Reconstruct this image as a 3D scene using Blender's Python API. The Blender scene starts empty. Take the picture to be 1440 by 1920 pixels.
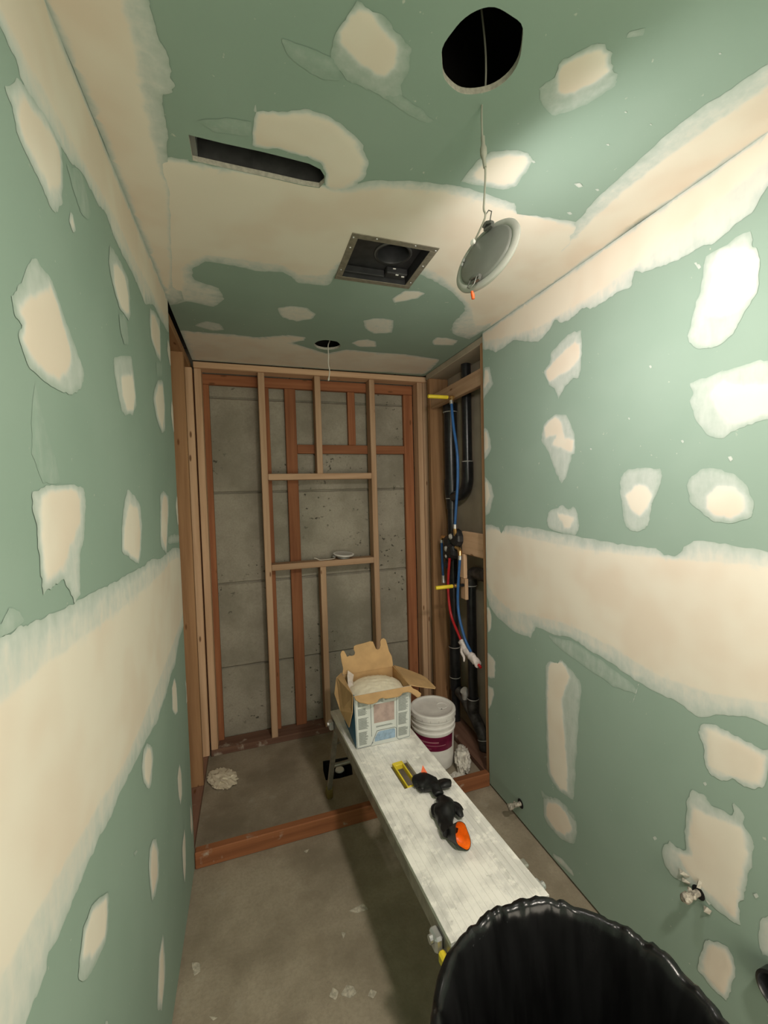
import bpy, bmesh, math, random
import numpy as np
from mathutils import Vector, Matrix, noise
from mathutils.geometry import delaunay_2d_cdt

scene = bpy.context.scene
C = scene.collection
random.seed(7)

# ------------------------------------------------------------------ camera
ROWS = [[0.949395, -0.312938, -0.026812], [0.039121, 0.03312, 0.998685], [0.311638, 0.949196, -0.043687]]            # right, up, forward
cam_data = bpy.data.cameras.new('camera')
cam_data.sensor_fit = 'VERTICAL'
cam_data.sensor_height = 36.0
cam_data.lens = 768.72 * 36.0 / 1920.0
cam_data.clip_start = 0.01
cam = bpy.data.objects.new('camera', cam_data)
C.objects.link(cam)
r_, u_, f_ = [Vector(v) for v in ROWS]
cam.matrix_world = Matrix(((r_.x, u_.x, -f_.x, 0.0), (r_.y, u_.y, -f_.y, 0.0),
                           (r_.z, u_.z, -f_.z, 1.6135), (0, 0, 0, 1)))
scene.camera = cam

# ------------------------------------------------------------------ light and exposure
world = bpy.data.worlds.new('world')
scene.world = world
world.use_nodes = True
world.node_tree.nodes['Background'].inputs['Color'].default_value = (1.0, 0.84, 0.62, 1)
world.node_tree.nodes['Background'].inputs['Strength'].default_value = 0.0
LAMP_STRENGTH = 100.0          # the hanging LED disc, the one lit lamp in view
FILL_STRENGTH = 430.0         # added fill lamp, unseen, in the ceiling over the camera
DOOR_FILL_POWER = 30.0             # added fill light standing in the unseen doorway behind the camera
door_l = bpy.data.lights.new('doorway_fill', 'AREA')
door_l.shape = 'RECTANGLE'
door_l.size, door_l.size_y = 1.2, 1.6
door_l.energy = DOOR_FILL_POWER
door_l.color = (1.0, 0.90, 0.73)
door_o = bpy.data.objects.new('doorway_fill', door_l)  # added fill source, not a visible lamp
door_o.location = (0.45, -1.45, 0.95)
door_o.rotation_euler = (math.radians(90), 0, 0)
C.objects.link(door_o)
cy = scene.cycles
cy.use_adaptive_sampling = True
cy.adaptive_threshold = 0.04
cy.max_bounces = 6
cy.glossy_bounces = 2
cy.caustics_reflective = False
cy.caustics_refractive = False
vs = scene.view_settings
scene.display_settings.display_device = 'sRGB'
vs.view_transform = 'Standard'
vs.look = 'None'
vs.gamma = 1.0
vs.use_curve_mapping = False
vs.exposure = 0.22

XL, XR, H = -0.287, 1.194, 2.44
YCL, YCR, YB, YW = 1.915, 1.906, 2.72, 2.85

# ------------------------------------------------------------------ materials
def nodes(name, rough=0.8, metal=0.0, spec=0.4):
    m = bpy.data.materials.new(name)
    m.use_nodes = True
    nt = m.node_tree
    b = nt.nodes['Principled BSDF']
    b.inputs['Roughness'].default_value = rough
    b.inputs['Metallic'].default_value = metal
    b.inputs['Specular IOR Level'].default_value = spec
    return m, nt, b

def nd(nt, t, **kw):
    n = nt.nodes.new(t)
    for k, v in kw.items():
        if k.startswith('_'):
            setattr(n, k[1:], v)
        else:
            key = k.replace('__', ' ')
            s = n.inputs[int(key[1:])] if key[0] == 'i' and key[1:].isdigit() else n.inputs[key]
            if hasattr(v, 'is_output'):
                nt.links.new(v, s)
            else:
                s.default_value = v
    return n

def mix(nt, fac, a, b, mode='MIX'):
    n = nt.nodes.new('ShaderNodeMix')
    n.data_type = 'RGBA'
    n.blend_type = mode
    for s, v in ((n.inputs[0], fac), (n.inputs[6], a), (n.inputs[7], b)):
        if hasattr(v, 'is_output'):
            nt.links.new(v, s)
        else:
            s.default_value = v if not isinstance(v, tuple) or len(v) == 4 else v + (1,)
    return n.outputs[2]

def ramp(nt, fac, lo, hi, a=0.0, b=1.0):
    n = nd(nt, 'ShaderNodeMapRange', Value=fac)
    n.inputs['From Min'].default_value = lo
    n.inputs['From Max'].default_value = hi
    n.inputs['To Min'].default_value = a
    n.inputs['To Max'].default_value = b
    n.interpolation_type = 'SMOOTHSTEP'
    return n.outputs['Result']

def pos(nt, scale=(1, 1, 1), src='Position'):
    if src == 'Position':
        g = nd(nt, 'ShaderNodeNewGeometry').outputs['Position']
    else:
        g = nd(nt, 'ShaderNodeTexCoord').outputs['Object']
    mp = nd(nt, 'ShaderNodeMapping', Vector=g)
    mp.inputs['Scale'].default_value = scale
    return mp.outputs['Vector']

def tex(nt, vec, scale, detail=4.0, rough=0.55):
    return nd(nt, 'ShaderNodeTexNoise', Vector=vec, Scale=scale, Detail=detail, Roughness=rough).outputs['Fac']

def bump(nt, b, height, strength=0.3, dist=0.002):
    n = nd(nt, 'ShaderNodeBump', Height=height, Strength=strength, Distance=dist)
    nt.links.new(n.outputs['Normal'], b.inputs['Normal'])

def base(nt, b, c):
    nt.links.new(c, b.inputs['Base Color'])

GREEN = (0.285, 0.385, 0.320)
GREEN2 = (0.305, 0.405, 0.340)
CREAM = (0.82, 0.755, 0.645)
CREAM2 = (0.78, 0.68, 0.565)
THIN = (0.69, 0.715, 0.68)

def green_colour(nt):
    v = pos(nt)
    return mix(nt, ramp(nt, tex(nt, v, 3.0, 2), 0.35, 0.65), GREEN, GREEN2)

def make_drywall():
    m, nt, b = nodes('green_drywall', 0.85, spec=0.25)
    v = pos(nt)
    c = green_colour(nt)
    d = ramp(nt, tex(nt, v, 60, 2), 0.72, 0.80)
    base(nt, b, mix(nt, d, c, (0.5, 0.55, 0.47)))
    return m

def make_compound():
    m, nt, b = nodes('joint_compound', 0.88, spec=0.25)
    v = pos(nt)
    cov = nd(nt, 'ShaderNodeAttribute', _attribute_name='cov').outputs['Fac']
    n1 = tex(nt, pos(nt, (9, 9, 2.5)), 5.0, 3, 0.62)
    n2 = tex(nt, v, 55.0, 2, 0.6)
    s = nd(nt, 'ShaderNodeMath', _operation='MULTIPLY_ADD', i0=n1, i1=0.5, i2=-0.25).outputs[0]
    s2 = nd(nt, 'ShaderNodeMath', _operation='MULTIPLY_ADD', i0=n2, i1=0.22, i2=-0.11).outputs[0]
    s = nd(nt, 'ShaderNodeMath', _operation='ADD', i0=s, i1=s2).outputs[0]
    # the brush texture shows most where the coat is thin
    w = nd(nt, 'ShaderNodeMath', _operation='MULTIPLY_ADD', i0=cov, i1=-0.75, i2=1.0).outputs[0]
    s = nd(nt, 'ShaderNodeMath', _operation='MULTIPLY', i0=s, i1=w).outputs[0]
    f = nd(nt, 'ShaderNodeMath', _operation='ADD', i0=cov, i1=s, _use_clamp=True).outputs[0]
    cr = mix(nt, ramp(nt, tex(nt, v, 4.5, 2), 0.38, 0.66), CREAM, CREAM2)
    thin = mix(nt, ramp(nt, f, 0.0, 0.95), green_colour(nt), THIN)
    base(nt, b, mix(nt, ramp(nt, f, 0.55, 0.92), thin, cr))
    bump(nt, b, n1, 0.12, 0.002)
    return m

def wood(name, c1, c2, axis, knot=(0.16, 0.07, 0.03), rough=0.75, dust=0.0):
    m, nt, b = nodes(name, rough, spec=0.25)
    info = nd(nt, 'ShaderNodeObjectInfo').outputs['Random']
    sc = [34.0, 34.0, 34.0]
    sc[axis] = 1.6
    off = nd(nt, 'ShaderNodeMath', _operation='MULTIPLY', i0=info, i1=37.0).outputs[0]
    vec = nd(nt, 'ShaderNodeVectorMath', _operation='ADD', i0=pos(nt, tuple(sc)), i1=off).outputs[0]
    g = tex(nt, vec, 1.0, 6, 0.6)
    c = mix(nt, ramp(nt, g, 0.32, 0.70), c1, c2)
    tint = nd(nt, 'ShaderNodeMath', _operation='MULTIPLY_ADD', i0=info, i1=0.45, i2=0.75).outputs[0]
    hsv = nd(nt, 'ShaderNodeHueSaturation', Color=c, Value=tint)
    sk = [13.0, 13.0, 13.0]
    sk[axis] = 4.0
    vk = nd(nt, 'ShaderNodeVectorMath', _operation='ADD', i0=pos(nt, tuple(sk)), i1=off).outputs[0]
    k = nd(nt, 'ShaderNodeTexVoronoi', Vector=vk, Scale=1.0).outputs['Distance']
    c = mix(nt, ramp(nt, k, 0.05, 0.10, 0.85, 0.0), hsv.outputs['Color'], knot)
    if dust:
        d = ramp(nt, tex(nt, pos(nt), 9.0, 6, 0.65), 0.62 - dust * 0.2, 0.75 - dust * 0.2)
        c = mix(nt, d, c, (0.42, 0.36, 0.29))
    base(nt, b, c)
    bump(nt, b, g, 0.25, 0.001)
    return m

def concrete(name, c1, c2, pits=0.0, dusty=0.0):
    m, nt, b = nodes(name, 0.9, spec=0.25)
    v = pos(nt)
    n1 = tex(nt, v, 3.2, 7, 0.62)
    c = mix(nt, ramp(nt, n1, 0.33, 0.68), c1, c2)
    fine = tex(nt, v, 90.0, 4, 0.6)
    c = mix(nt, ramp(nt, fine, 0.35, 0.75, 0.0, 0.35), c, (c1[0] * 0.55, c1[1] * 0.55, c1[2] * 0.55))
    h = fine
    if pits:
        d = ramp(nt, tex(nt, pos(nt, (1, 1, 1.2)), 30.0, 4, 0.55), 0.625, 0.69)
        gate = ramp(nt, tex(nt, v, 1.9, 2), 0.42, 0.55)
        pit = nd(nt, 'ShaderNodeMath', _operation='MULTIPLY', i0=d, i1=gate).outputs[0]
        c = mix(nt, pit, c, (0.075, 0.07, 0.055))
        h = nd(nt, 'ShaderNodeMath', _operation='SUBTRACT', i0=fine, i1=pit).outputs[0]
    if dusty:
        d = ramp(nt, tex(nt, v, 7.0, 8, 0.7), 0.56, 0.74, 0.0, dusty)
        c = mix(nt, d, c, (0.40, 0.36, 0.29))
        s = ramp(nt, tex(nt, v, 2.0, 3), 0.55, 0.72, 0.0, 0.5)
        c = mix(nt, s, c, (c1[0] * 0.7, c1[1] * 0.66, c1[2] * 0.6))
    base(nt, b, c)
    bump(nt, b, h, 0.35, 0.004)
    return m

def plain(name, col, rough=0.6, metal=0.0, spec=0.4, var=0.12, scale=20.0, bmp=0.0, stretch=(1, 1, 1)):
    m, nt, b = nodes(name, rough, metal, spec)
    v = pos(nt, stretch)
    n = tex(nt, v, scale, 4)
    lo = tuple(c * (1 - var) for c in col)
    hi = tuple(min(1, c * (1 + var)) for c in col)
    base(nt, b, mix(nt, ramp(nt, n, 0.3, 0.7), lo, hi))
    if bmp:
        bump(nt, b, n, bmp, 0.003)
    return m

M = {}
M['drywall'] = make_drywall()
M['compound'] = make_compound()
M['gypsum'] = plain('gypsum_core', (0.50, 0.47, 0.40), 0.9, var=0.15, scale=120, bmp=0.3)
for i, ax in enumerate('xyz'):
    M['pine_' + ax] = wood('pine_' + ax, (0.63, 0.42, 0.27), (0.50, 0.31, 0.185), i)
    M['old_' + ax] = wood('old_fir_' + ax, (0.34, 0.140, 0.065), (0.24, 0.090, 0.042), i)
    M['brown_' + ax] = wood('brown_stud_' + ax, (0.36, 0.205, 0.105), (0.26, 0.14, 0.068), i)  # brown wood, lowered a little to carry the bay's shade
    M['dusty_' + ax] = wood('dusty_plate_' + ax, (0.26, 0.145, 0.10), (0.19, 0.10, 0.07), i, dust=0.28)
    M['curb_' + ax] = wood('curb_fir_' + ax, (0.31, 0.120, 0.052), (0.21, 0.078, 0.033), i, dust=0.15)
M['concrete'] = concrete('form_concrete', (0.385, 0.355, 0.29), (0.255, 0.235, 0.185), pits=1.0)
M['floor'] = concrete('floor_concrete', (0.38, 0.325, 0.245), (0.235, 0.195, 0.14), dusty=0.6)
M['panel'] = plain('kraft_panel', (0.40, 0.34, 0.255), 0.9, var=0.1, scale=6)
M['deck'] = plain('dark_deck', (0.03, 0.027, 0.025), 0.9, var=0.3, scale=8)  # timber painted near black for the shade above the ceiling holes
M['abs'] = plain('black_pipe', (0.016, 0.017, 0.019), 0.28, spec=0.5, var=0.3, scale=40)
M['absdust'] = plain('dusty_black_pipe', (0.05, 0.047, 0.043), 0.5, var=0.6, scale=25)
M['glue'] = plain('pale_primer', (0.42, 0.41, 0.38), 0.6)
M['blue'] = plain('blue_tube', (0.028, 0.11, 0.30), 0.35, var=0.15)
M['red'] = plain('red_tube', (0.42, 0.018, 0.022), 0.35, var=0.15)
M['yellow'] = plain('yellow_plastic', (0.80, 0.62, 0.04), 0.45, var=0.1)
M['brass'] = plain('brass', (0.72, 0.48, 0.20), 0.3, metal=0.9)
M['crimp'] = plain('steel_ring', (0.62, 0.62, 0.62), 0.35, metal=0.7)
M['white'] = plain('white_plastic', (0.86, 0.845, 0.81), 0.45, var=0.05)
M['blackplastic'] = plain('black_plastic', (0.018, 0.018, 0.02), 0.45, var=0.3)
M['bag'] = plain('black_bag', (0.008, 0.008, 0.0085), 0.26, spec=0.35, var=0.4, scale=30, bmp=0.25, stretch=(1, 1, 0.15))
M['wrap'] = plain('pale_wrap', (0.66, 0.60, 0.58), 0.8, var=0.12, scale=60, bmp=0.5)
M['cloth'] = plain('white_rag', (0.70, 0.67, 0.60), 0.9, var=0.12, scale=45, bmp=0.4)
M['card'] = plain('cardboard', (0.47, 0.295, 0.14), 0.85, var=0.1, scale=14, bmp=0.1)
M['cardprint'] = plain('print_white', (0.62, 0.64, 0.62), 0.6, var=0.06, scale=8)
M['ink'] = plain('print_grey', (0.20, 0.22, 0.21), 0.7, var=0.2, scale=60)
M['inkline'] = plain('print_dark', (0.05, 0.07, 0.09), 0.7)
M['inkpink'] = plain('print_pink', (0.42, 0.31, 0.28), 0.7, var=0.15, scale=30)
M['inkblue'] = plain('print_blue', (0.28, 0.39, 0.52), 0.7, var=0.2, scale=40)
M['blueside'] = plain('print_deep_blue', (0.03, 0.13, 0.24), 0.6)
M['mud'] = plain('wet_compound', (0.78, 0.71, 0.56), 0.55, var=0.06, scale=40, bmp=0.5)
M['film'] = plain('bag_film', (0.62, 0.55, 0.50), 0.3, var=0.1, scale=50, bmp=0.5)
M['burgundy'] = plain('burgundy_label', (0.16, 0.010, 0.045), 0.35, var=0.25, scale=18)
M['burgundylight'] = plain('burgundy_print', (0.40, 0.16, 0.20), 0.4)
M['rubber'] = plain('black_rubber', (0.006, 0.006, 0.0065), 0.42, spec=0.4, var=0.4, scale=60, bmp=0.25)
M['orange'] = plain('orange_lining', (0.85, 0.17, 0.008), 0.4, var=0.15, scale=50)
M['orangenut'] = plain('orange_nut', (0.85, 0.12, 0.02), 0.4)
M['crust'] = plain('crusted_fitting', (0.33, 0.30, 0.25), 0.75, var=0.5, scale=110, bmp=0.8)
M['crustpale'] = plain('pale_splash', (0.46, 0.42, 0.34), 0.8, var=0.3, scale=80)
M['dark'] = plain('void_shade', (0.006, 0.006, 0.006), 0.9)  # near-black colour painting in the shade inside openings
M['soil'] = plain('dark_soil', (0.012, 0.011, 0.010), 0.95, var=0.5, scale=60, bmp=0.6)
M['fanflange'] = plain('dull_flange', (0.26, 0.235, 0.185), 0.55, metal=0.35, var=0.15, scale=60)
M['fanmetal'] = plain('dark_housing', (0.05, 0.05, 0.052), 0.5, metal=0.4, var=0.15, scale=30)
M['fanlip'] = plain('collar_lip', (0.13, 0.13, 0.13), 0.45, metal=0.3, var=0.15)
M['duct'] = plain('duct_metal', (0.10, 0.10, 0.10), 0.5, metal=0.5, var=0.2)
M['lampbody'] = plain('lamp_shell', (0.24, 0.245, 0.23), 0.4, metal=0.25, var=0.05)
M['lamprim'] = plain('lamp_rim', (0.46, 0.46, 0.43), 0.35, var=0.05)
M['clip'] = plain('spring_clip', (0.20, 0.20, 0.19), 0.4, metal=0.6)
M['cable'] = plain('grey_cable', (0.36, 0.36, 0.30), 0.5, var=0.05)
M['whitecable'] = plain('white_cable', (0.66, 0.62, 0.54), 0.5, var=0.05)
M['lens'] = plain('frosted_lens', (0.55, 0.52, 0.50), 0.5, var=0.04)
M['knobyellow'] = plain('brass_foot', (0.24, 0.19, 0.06), 0.6, var=0.2)

def make_alu():
    m, nt, b = nodes('splattered_aluminium', 0.42, 0.55, 0.5)
    v = pos(nt)
    st = tex(nt, pos(nt, (60, 3, 60)), 1.0, 4)
    c = mix(nt, ramp(nt, st, 0.3, 0.7), (0.82, 0.80, 0.765), (0.68, 0.665, 0.63))
    sp = ramp(nt, tex(nt, v, 22.0, 7, 0.72), 0.50, 0.60)
    sp2 = ramp(nt, tex(nt, v, 7.0, 6, 0.7), 0.46, 0.62)
    f = nd(nt, 'ShaderNodeMath', _operation='MAXIMUM', i0=sp, i1=sp2).outputs[0]
    c = mix(nt, f, c, (0.90, 0.875, 0.82))
    gr = ramp(nt, tex(nt, v, 45.0, 5, 0.7), 0.62, 0.72, 0.0, 0.45)
    base(nt, b, mix(nt, gr, c, (0.40, 0.38, 0.34)))
    mt = nd(nt, 'ShaderNodeMath', _operation='MULTIPLY_ADD', i0=f, i1=-0.12, i2=0.12).outputs[0]
    nt.links.new(mt, b.inputs['Metallic'])
    rg = nd(nt, 'ShaderNodeMath', _operation='MULTIPLY_ADD', i0=f, i1=0.4, i2=0.4).outputs[0]
    nt.links.new(rg, b.inputs['Roughness'])
    bump(nt, b, f, 0.35, 0.001)
    return m
M['alu'] = make_alu()
M['leg'] = plain('leg_aluminium', (0.42, 0.41, 0.37), 0.4, metal=0.7, var=0.2, scale=30)

def make_emit(name, strength, col):
    m, nt, b = nodes(name, 0.5)
    b.inputs['Base Color'].default_value = (0.9, 0.88, 0.85, 1)
    b.inputs['Emission Color'].default_value = col + (1,)
    b.inputs['Emission Strength'].default_value = strength
    return m
M['emit'] = make_emit('lit_diffuser', LAMP_STRENGTH, (1.0, 0.925, 0.88))
M['emitfill'] = make_emit('fill_diffuser', FILL_STRENGTH, (1.0, 0.905, 0.79))

# ------------------------------------------------------------------ building helpers
ORIGIN = {}

def empty(name, loc, label=None, cat=None, group=None, kind=None):
    o = bpy.data.objects.new(name, None)
    o.empty_display_size = 0.05
    o.location = loc
    C.objects.link(o)
    ORIGIN[o.name] = Vector(loc)
    tag(o, label, cat, group, kind)
    return o

def tag(o, label=None, cat=None, group=None, kind=None):
    if label: o['label'] = label
    if cat: o['category'] = cat
    if group: o['group'] = group
    if kind: o['kind'] = kind
    return o

class MB:
    """collects shapes given in world coordinates; build() makes them one mesh object"""
    def __init__(s):
        s.v, s.f, s.mi = [], [], []
    def add(s, vs_, fs, mi=0):
        k = len(s.v)
        s.v += [tuple(p) for p in vs_]
        s.f += [tuple(i + k for i in f) for f in fs]
        s.mi += [mi] * len(fs)
        return s
    def box(s, a, b, bev=0.0, mi=0, mat=None):
        x0, y0, z0 = a
        x1, y1, z1 = b
        if not bev:
            vv = [(x, y, z) for x in (x0, x1) for y in (y0, y1) for z in (z0, z1)]
            ff = [(0, 1, 3, 2), (4, 6, 7, 5), (0, 4, 5, 1), (2, 3, 7, 6), (0, 2, 6, 4), (1, 5, 7, 3)]
        else:
            e = min(bev, 0.45 * min(x1 - x0, y1 - y0, z1 - z0))
            vv, idx = [], {}
            for ix, x in enumerate((x0, x1)):
                for iy, y in enumerate((y0, y1)):
                    for iz, z in enumerate((z0, z1)):
                        sx, sy, sz = 1 - 2 * ix, 1 - 2 * iy, 1 - 2 * iz
                        idx[ix, iy, iz] = len(vv)
                        vv += [(x, y + sy * e, z + sz * e), (x + sx * e, y, z + sz * e), (x + sx * e, y + sy * e, z)]
            ff = []
            I = lambda ix, iy, iz, a_: idx[ix, iy, iz] + a_
            for t in (0, 1):
                q = [I(t, 0, 0, 0), I(t, 1, 0, 0), I(t, 1, 1, 0), I(t, 0, 1, 0)]
                ff.append(q[::-1] if t == 0 else q)
                q = [I(0, t, 0, 1), I(0, t, 1, 1), I(1, t, 1, 1), I(1, t, 0, 1)]
                ff.append(q[::-1] if t == 0 else q)
                q = [I(0, 0, t, 2), I(1, 0, t, 2), I(1, 1, t, 2), I(0, 1, t, 2)]
                ff.append(q[::-1] if t == 0 else q)
            for p_ in (0, 1):
                for q_ in (0, 1):
                    ff.append([I(0, p_, q_, 1), I(1, p_, q_, 1), I(1, p_, q_, 2), I(0, p_, q_, 2)])
                    ff.append([I(p_, 0, q_, 0), I(p_, 1, q_, 0), I(p_, 1, q_, 2), I(p_, 0, q_, 2)])
                    ff.append([I(p_, q_, 0, 0), I(p_, q_, 1, 0), I(p_, q_, 1, 1), I(p_, q_, 0, 1)])
            for k in idx.values():
                ff.append([k, k + 1, k + 2])
        if mat is not None:
            vv = [mat @ Vector(p) for p in vv]
        return s.add(vv, ff, mi)
    def tube(s, path, rad, n=14, mi=0, cap=True, flat=1.0, up=None):
        P_ = [Vector(p) for p in path]
        R_ = rad if isinstance(rad, (list, tuple)) else [rad] * len(P_)
        rings = []
        prev = None
        for i, p in enumerate(P_):
            t = (P_[min(i + 1, len(P_) - 1)] - P_[max(i - 1, 0)]).normalized()
            if prev is None:
                a_ = up.copy() if up else (Vector((0, 0, 1)) if abs(t.z) < 0.9 else Vector((1, 0, 0)))
            else:
                a_ = prev
            a_ = (a_ - t * a_.dot(t)).normalized()
            prev = a_
            b_ = t.cross(a_)
            rings.append([p + a_ * (R_[i] * flat * math.cos(2 * math.pi * k / n)) + b_ * (R_[i] * math.sin(2 * math.pi * k / n)) for k in range(n)])
        vv = [q for r in rings for q in r]
        ff = []
        for i in range(len(rings) - 1):
            for k in range(n):
                ff.append((i * n + k, i * n + (k + 1) % n, (i + 1) * n + (k + 1) % n, (i + 1) * n + k))
        if cap:
            ff.append(tuple(range(n))[::-1])
            ff.append(tuple((len(rings) - 1) * n + k for k in range(n)))
        return s.add(vv, ff, mi)
    def lathe(s, prof, mat, n=40, mi=0, close=False):
        """prof: (radius, height) pairs about local z"""
        vv = []
        for r, z in prof:
            vv += [mat @ Vector((r * math.cos(2 * math.pi * k / n), r * math.sin(2 * math.pi * k / n), z)) for k in range(n)]
        ff = []
        for i in range(len(prof) - 1):
            for k in range(n):
                ff.append((i * n + k, i * n + (k + 1) % n, (i + 1) * n + (k + 1) % n, (i + 1) * n + k))
        return s.add(vv, ff, mi)
    def build(s, name, mat, parent=None, smooth=None, loc=None):
        o_ = ORIGIN[parent.name] if parent is not None and parent.name in ORIGIN else Vector((0, 0, 0))
        if parent is None and loc is not None:
            o_ = Vector(loc)
        me = bpy.data.meshes.new(name)
        me.from_pydata([tuple(Vector(p) - o_) for p in s.v], [], s.f)
        for mm in (mat if isinstance(mat, (list, tuple)) else [mat]):
            me.materials.append(mm)
        me.polygons.foreach_set('material_index', s.mi)
        bm = bmesh.new()
        bm.from_mesh(me)
        bmesh.ops.recalc_face_normals(bm, faces=bm.faces)
        bm.to_mesh(me)
        bm.free()
        if smooth is not None:
            me.polygons.foreach_set('use_smooth', [True] * len(me.polygons))
            me.set_sharp_from_angle(angle=math.radians(smooth))
        me.update()
        ob = bpy.data.objects.new(name, me)
        C.objects.link(ob)
        if parent is not None:
            ob.parent = parent
            ORIGIN[ob.name] = o_
        elif loc is not None:
            ob.location = loc
            ORIGIN[ob.name] = Vector(loc)
        else:
            ORIGIN[ob.name] = Vector((0, 0, 0))
        return ob

def frame_mat(c, n, up=None):
    n = Vector(n).normalized()
    a_ = Vector(up) if up else (Vector((0, 0, 1)) if abs(n.z) < 0.95 else Vector((1, 0, 0)))
    x = (a_ - n * a_.dot(n)).normalized()
    y = n.cross(x)
    return Matrix(((x.x, y.x, n.x, c[0]), (x.y, y.y, n.y, c[1]), (x.z, y.z, n.z, c[2]), (0, 0, 0, 1)))

def catmull(pts, closed=True, sub=4):
    P_ = [np.array(p, float) for p in pts]
    n = len(P_)
    out = []
    for i in range(n if closed else n - 1):
        p0, p1, p2, p3 = (P_[(i - 1) % n], P_[i], P_[(i + 1) % n], P_[(i + 2) % n]) if closed else (P_[max(i - 1, 0)], P_[i], P_[i + 1], P_[min(i + 2, n - 1)])
        for k in range(sub):
            t = k / sub
            out.append(0.5 * (2 * p1 + (p2 - p0) * t + (2 * p0 - 5 * p1 + 4 * p2 - p3) * t * t + (3 * p1 - p0 - 3 * p2 + p3) * t ** 3))
    if not closed:
        out.append(P_[-1])
    return out

def inside(pt, poly):
    x, y = pt[..., 0], pt[..., 1]
    res = np.zeros(x.shape, bool)
    a_ = poly
    b_ = np.roll(poly, -1, axis=0)
    for (x0, y0), (x1, y1) in zip(a_, b_):
        if y0 == y1:
            continue
        c_ = ((y0 > y) != (y1 > y)) & (x < (x1 - x0) * (y - y0) / (y1 - y0) + x0)
        res ^= c_
    return res

def dist_to(pt, poly):
    a_ = poly[None]
    b_ = np.roll(poly, -1, axis=0)[None]
    ab = b_ - a_
    t = np.clip(((pt[:, None] - a_) * ab).sum(2) / np.maximum((ab ** 2).sum(2), 1e-12), 0, 1)
    q = a_ + ab * t[..., None]
    return np.sqrt(((pt[:, None] - q) ** 2).sum(2)).min(1)

def cdt(pts, loops, keep):
    """triangulate pts with the closed index loops as constraints, keep triangles whose centre passes keep()"""
    edges = [(l[i], l[(i + 1) % len(l)]) for l in loops for i in range(len(l))]
    v2, e2, f2, *_ = delaunay_2d_cdt([Vector(p) for p in pts], edges, [], 0, 1e-6)
    v2 = np.array([(p.x, p.y) for p in v2])
    f2 = np.array([f for f in f2 if len(f) == 3])
    cen = v2[f2].mean(1)
    return v2, f2[keep(cen)]

# ------------------------------------------------------------------ openings cut in the ceiling and the slab
def circle(cx, cy, r, n=48, wob=0.0):
    return [(cx + (r + wob * noise.noise((math.cos(2 * math.pi * k / n) * 2, math.sin(2 * math.pi * k / n) * 2, cx))) * math.cos(2 * math.pi * k / n),
             cy + (r + wob * noise.noise((math.cos(2 * math.pi * k / n) * 2, math.sin(2 * math.pi * k / n) * 2, cx))) * math.sin(2 * math.pi * k / n)) for k in range(n)]
LAMP_HOLE = circle(0.452, 0.710, 0.076, wob=0.004)
FAR_HOLE = circle(0.443, 2.268, 0.072, wob=0.003)
FAN_HOLE = [(0.364, 1.306), (0.622, 1.306), (0.622, 1.546), (0.364, 1.546)]
SLOT_HOLE = [(-0.098, 1.051), (-0.02, 1.053), (0.06, 1.052), (0.13, 1.054), (0.175, 1.056), (0.205, 1.066), (0.219, 1.085), (0.222, 1.108), (0.212, 1.128),
             (0.17, 1.131), (0.08, 1.129), (0.0, 1.128), (-0.098, 1.126)]
HOLES = [np.array(h) for h in (LAMP_HOLE, FAR_HOLE, FAN_HOLE, SLOT_HOLE)]
DRAIN = [(0.352, 2.262), (0.428, 2.250), (0.508, 2.254), (0.520, 2.330), (0.515, 2.425), (0.440, 2.432), (0.366, 2.440), (0.352, 2.35)]

def slab(name, outer, holes, z0, z1, mats, mi_side=1):
    pts, loops = [], []
    for l in [outer] + holes:
        loops.append(list(range(len(pts), len(pts) + len(l))))
        pts += list(l)
    ho = [np.array(h) for h in holes]
    def keep(c):
        k = inside(c, np.array(outer))
        for h in ho:
            k &= ~inside(c, h)
        return k
    v2, f2 = cdt(pts, loops, keep)
    mb = MB()
    n = len(v2)
    mb.add([(x, y, z0) for x, y in v2] + [(x, y, z1) for x, y in v2], [tuple(f) for f in f2] + [tuple(i + n for i in f[::-1]) for f in f2], 0)
    for l in [outer] + holes:
        m_ = len(l)
        mb.add([(x, y, z0) for x, y in l] + [(x, y, z1) for x, y in l], [(i, (i + 1) % m_, (i + 1) % m_ + m_, i + m_) for i in range(m_)], mi_side)
    return mb.build(name, mats)

# ------------------------------------------------------------------ the room shell
YF = -1.40
floor = slab('floor', [(-0.45, YF - 0.1), (1.42, YF - 0.1), (1.42, 2.95), (-0.45, 2.95)], [DRAIN], 0.0, -0.12, [M['floor'], M['floor']])
tag(floor, 'worn brown-grey concrete slab with dust and splatters', 'floor', kind='structure')
ceiling = slab('ceiling', [(-0.288, YF), (1.335, YF), (1.335, 2.60), (1.20, 2.70), (-0.288, 2.70)], [list(map(tuple, h)) for h in HOLES], H, H + 0.0127, [M['drywall'], M['gypsum']])
tag(ceiling, 'green moisture-resistant drywall ceiling with cream joint compound and cut openings', 'ceiling', kind='structure')
wall_left = MB().box((XL - 0.0127, YF, 0.010), (XL, YCL, H), 0.0).build('wall_left', M['drywall'])
tag(wall_left, 'green drywall wall with cream compound band, beside the open stud bay', 'wall', kind='structure')
wall_right = MB().box((XR, YF, 0.014), (XR + 0.0127, YCR, H), 0.0).build('wall_right', M['drywall'])
tag(wall_right, 'green drywall wall with cream compound patches, beside the plumbing bay', 'wall', kind='structure')
wall_front = MB()
wall_front.box((-0.40, YF - 0.0127, 0.0), (-0.15, YF, H)).box((1.05, YF - 0.0127, 0.0), (1.335, YF, H)).box((-0.15, YF - 0.0127, 2.08), (1.05, YF, H))
wall_front = tag(wall_front.build('wall_front', M['drywall']), 'green drywall wall with a doorway behind the viewpoint', 'wall', kind='structure')
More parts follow.
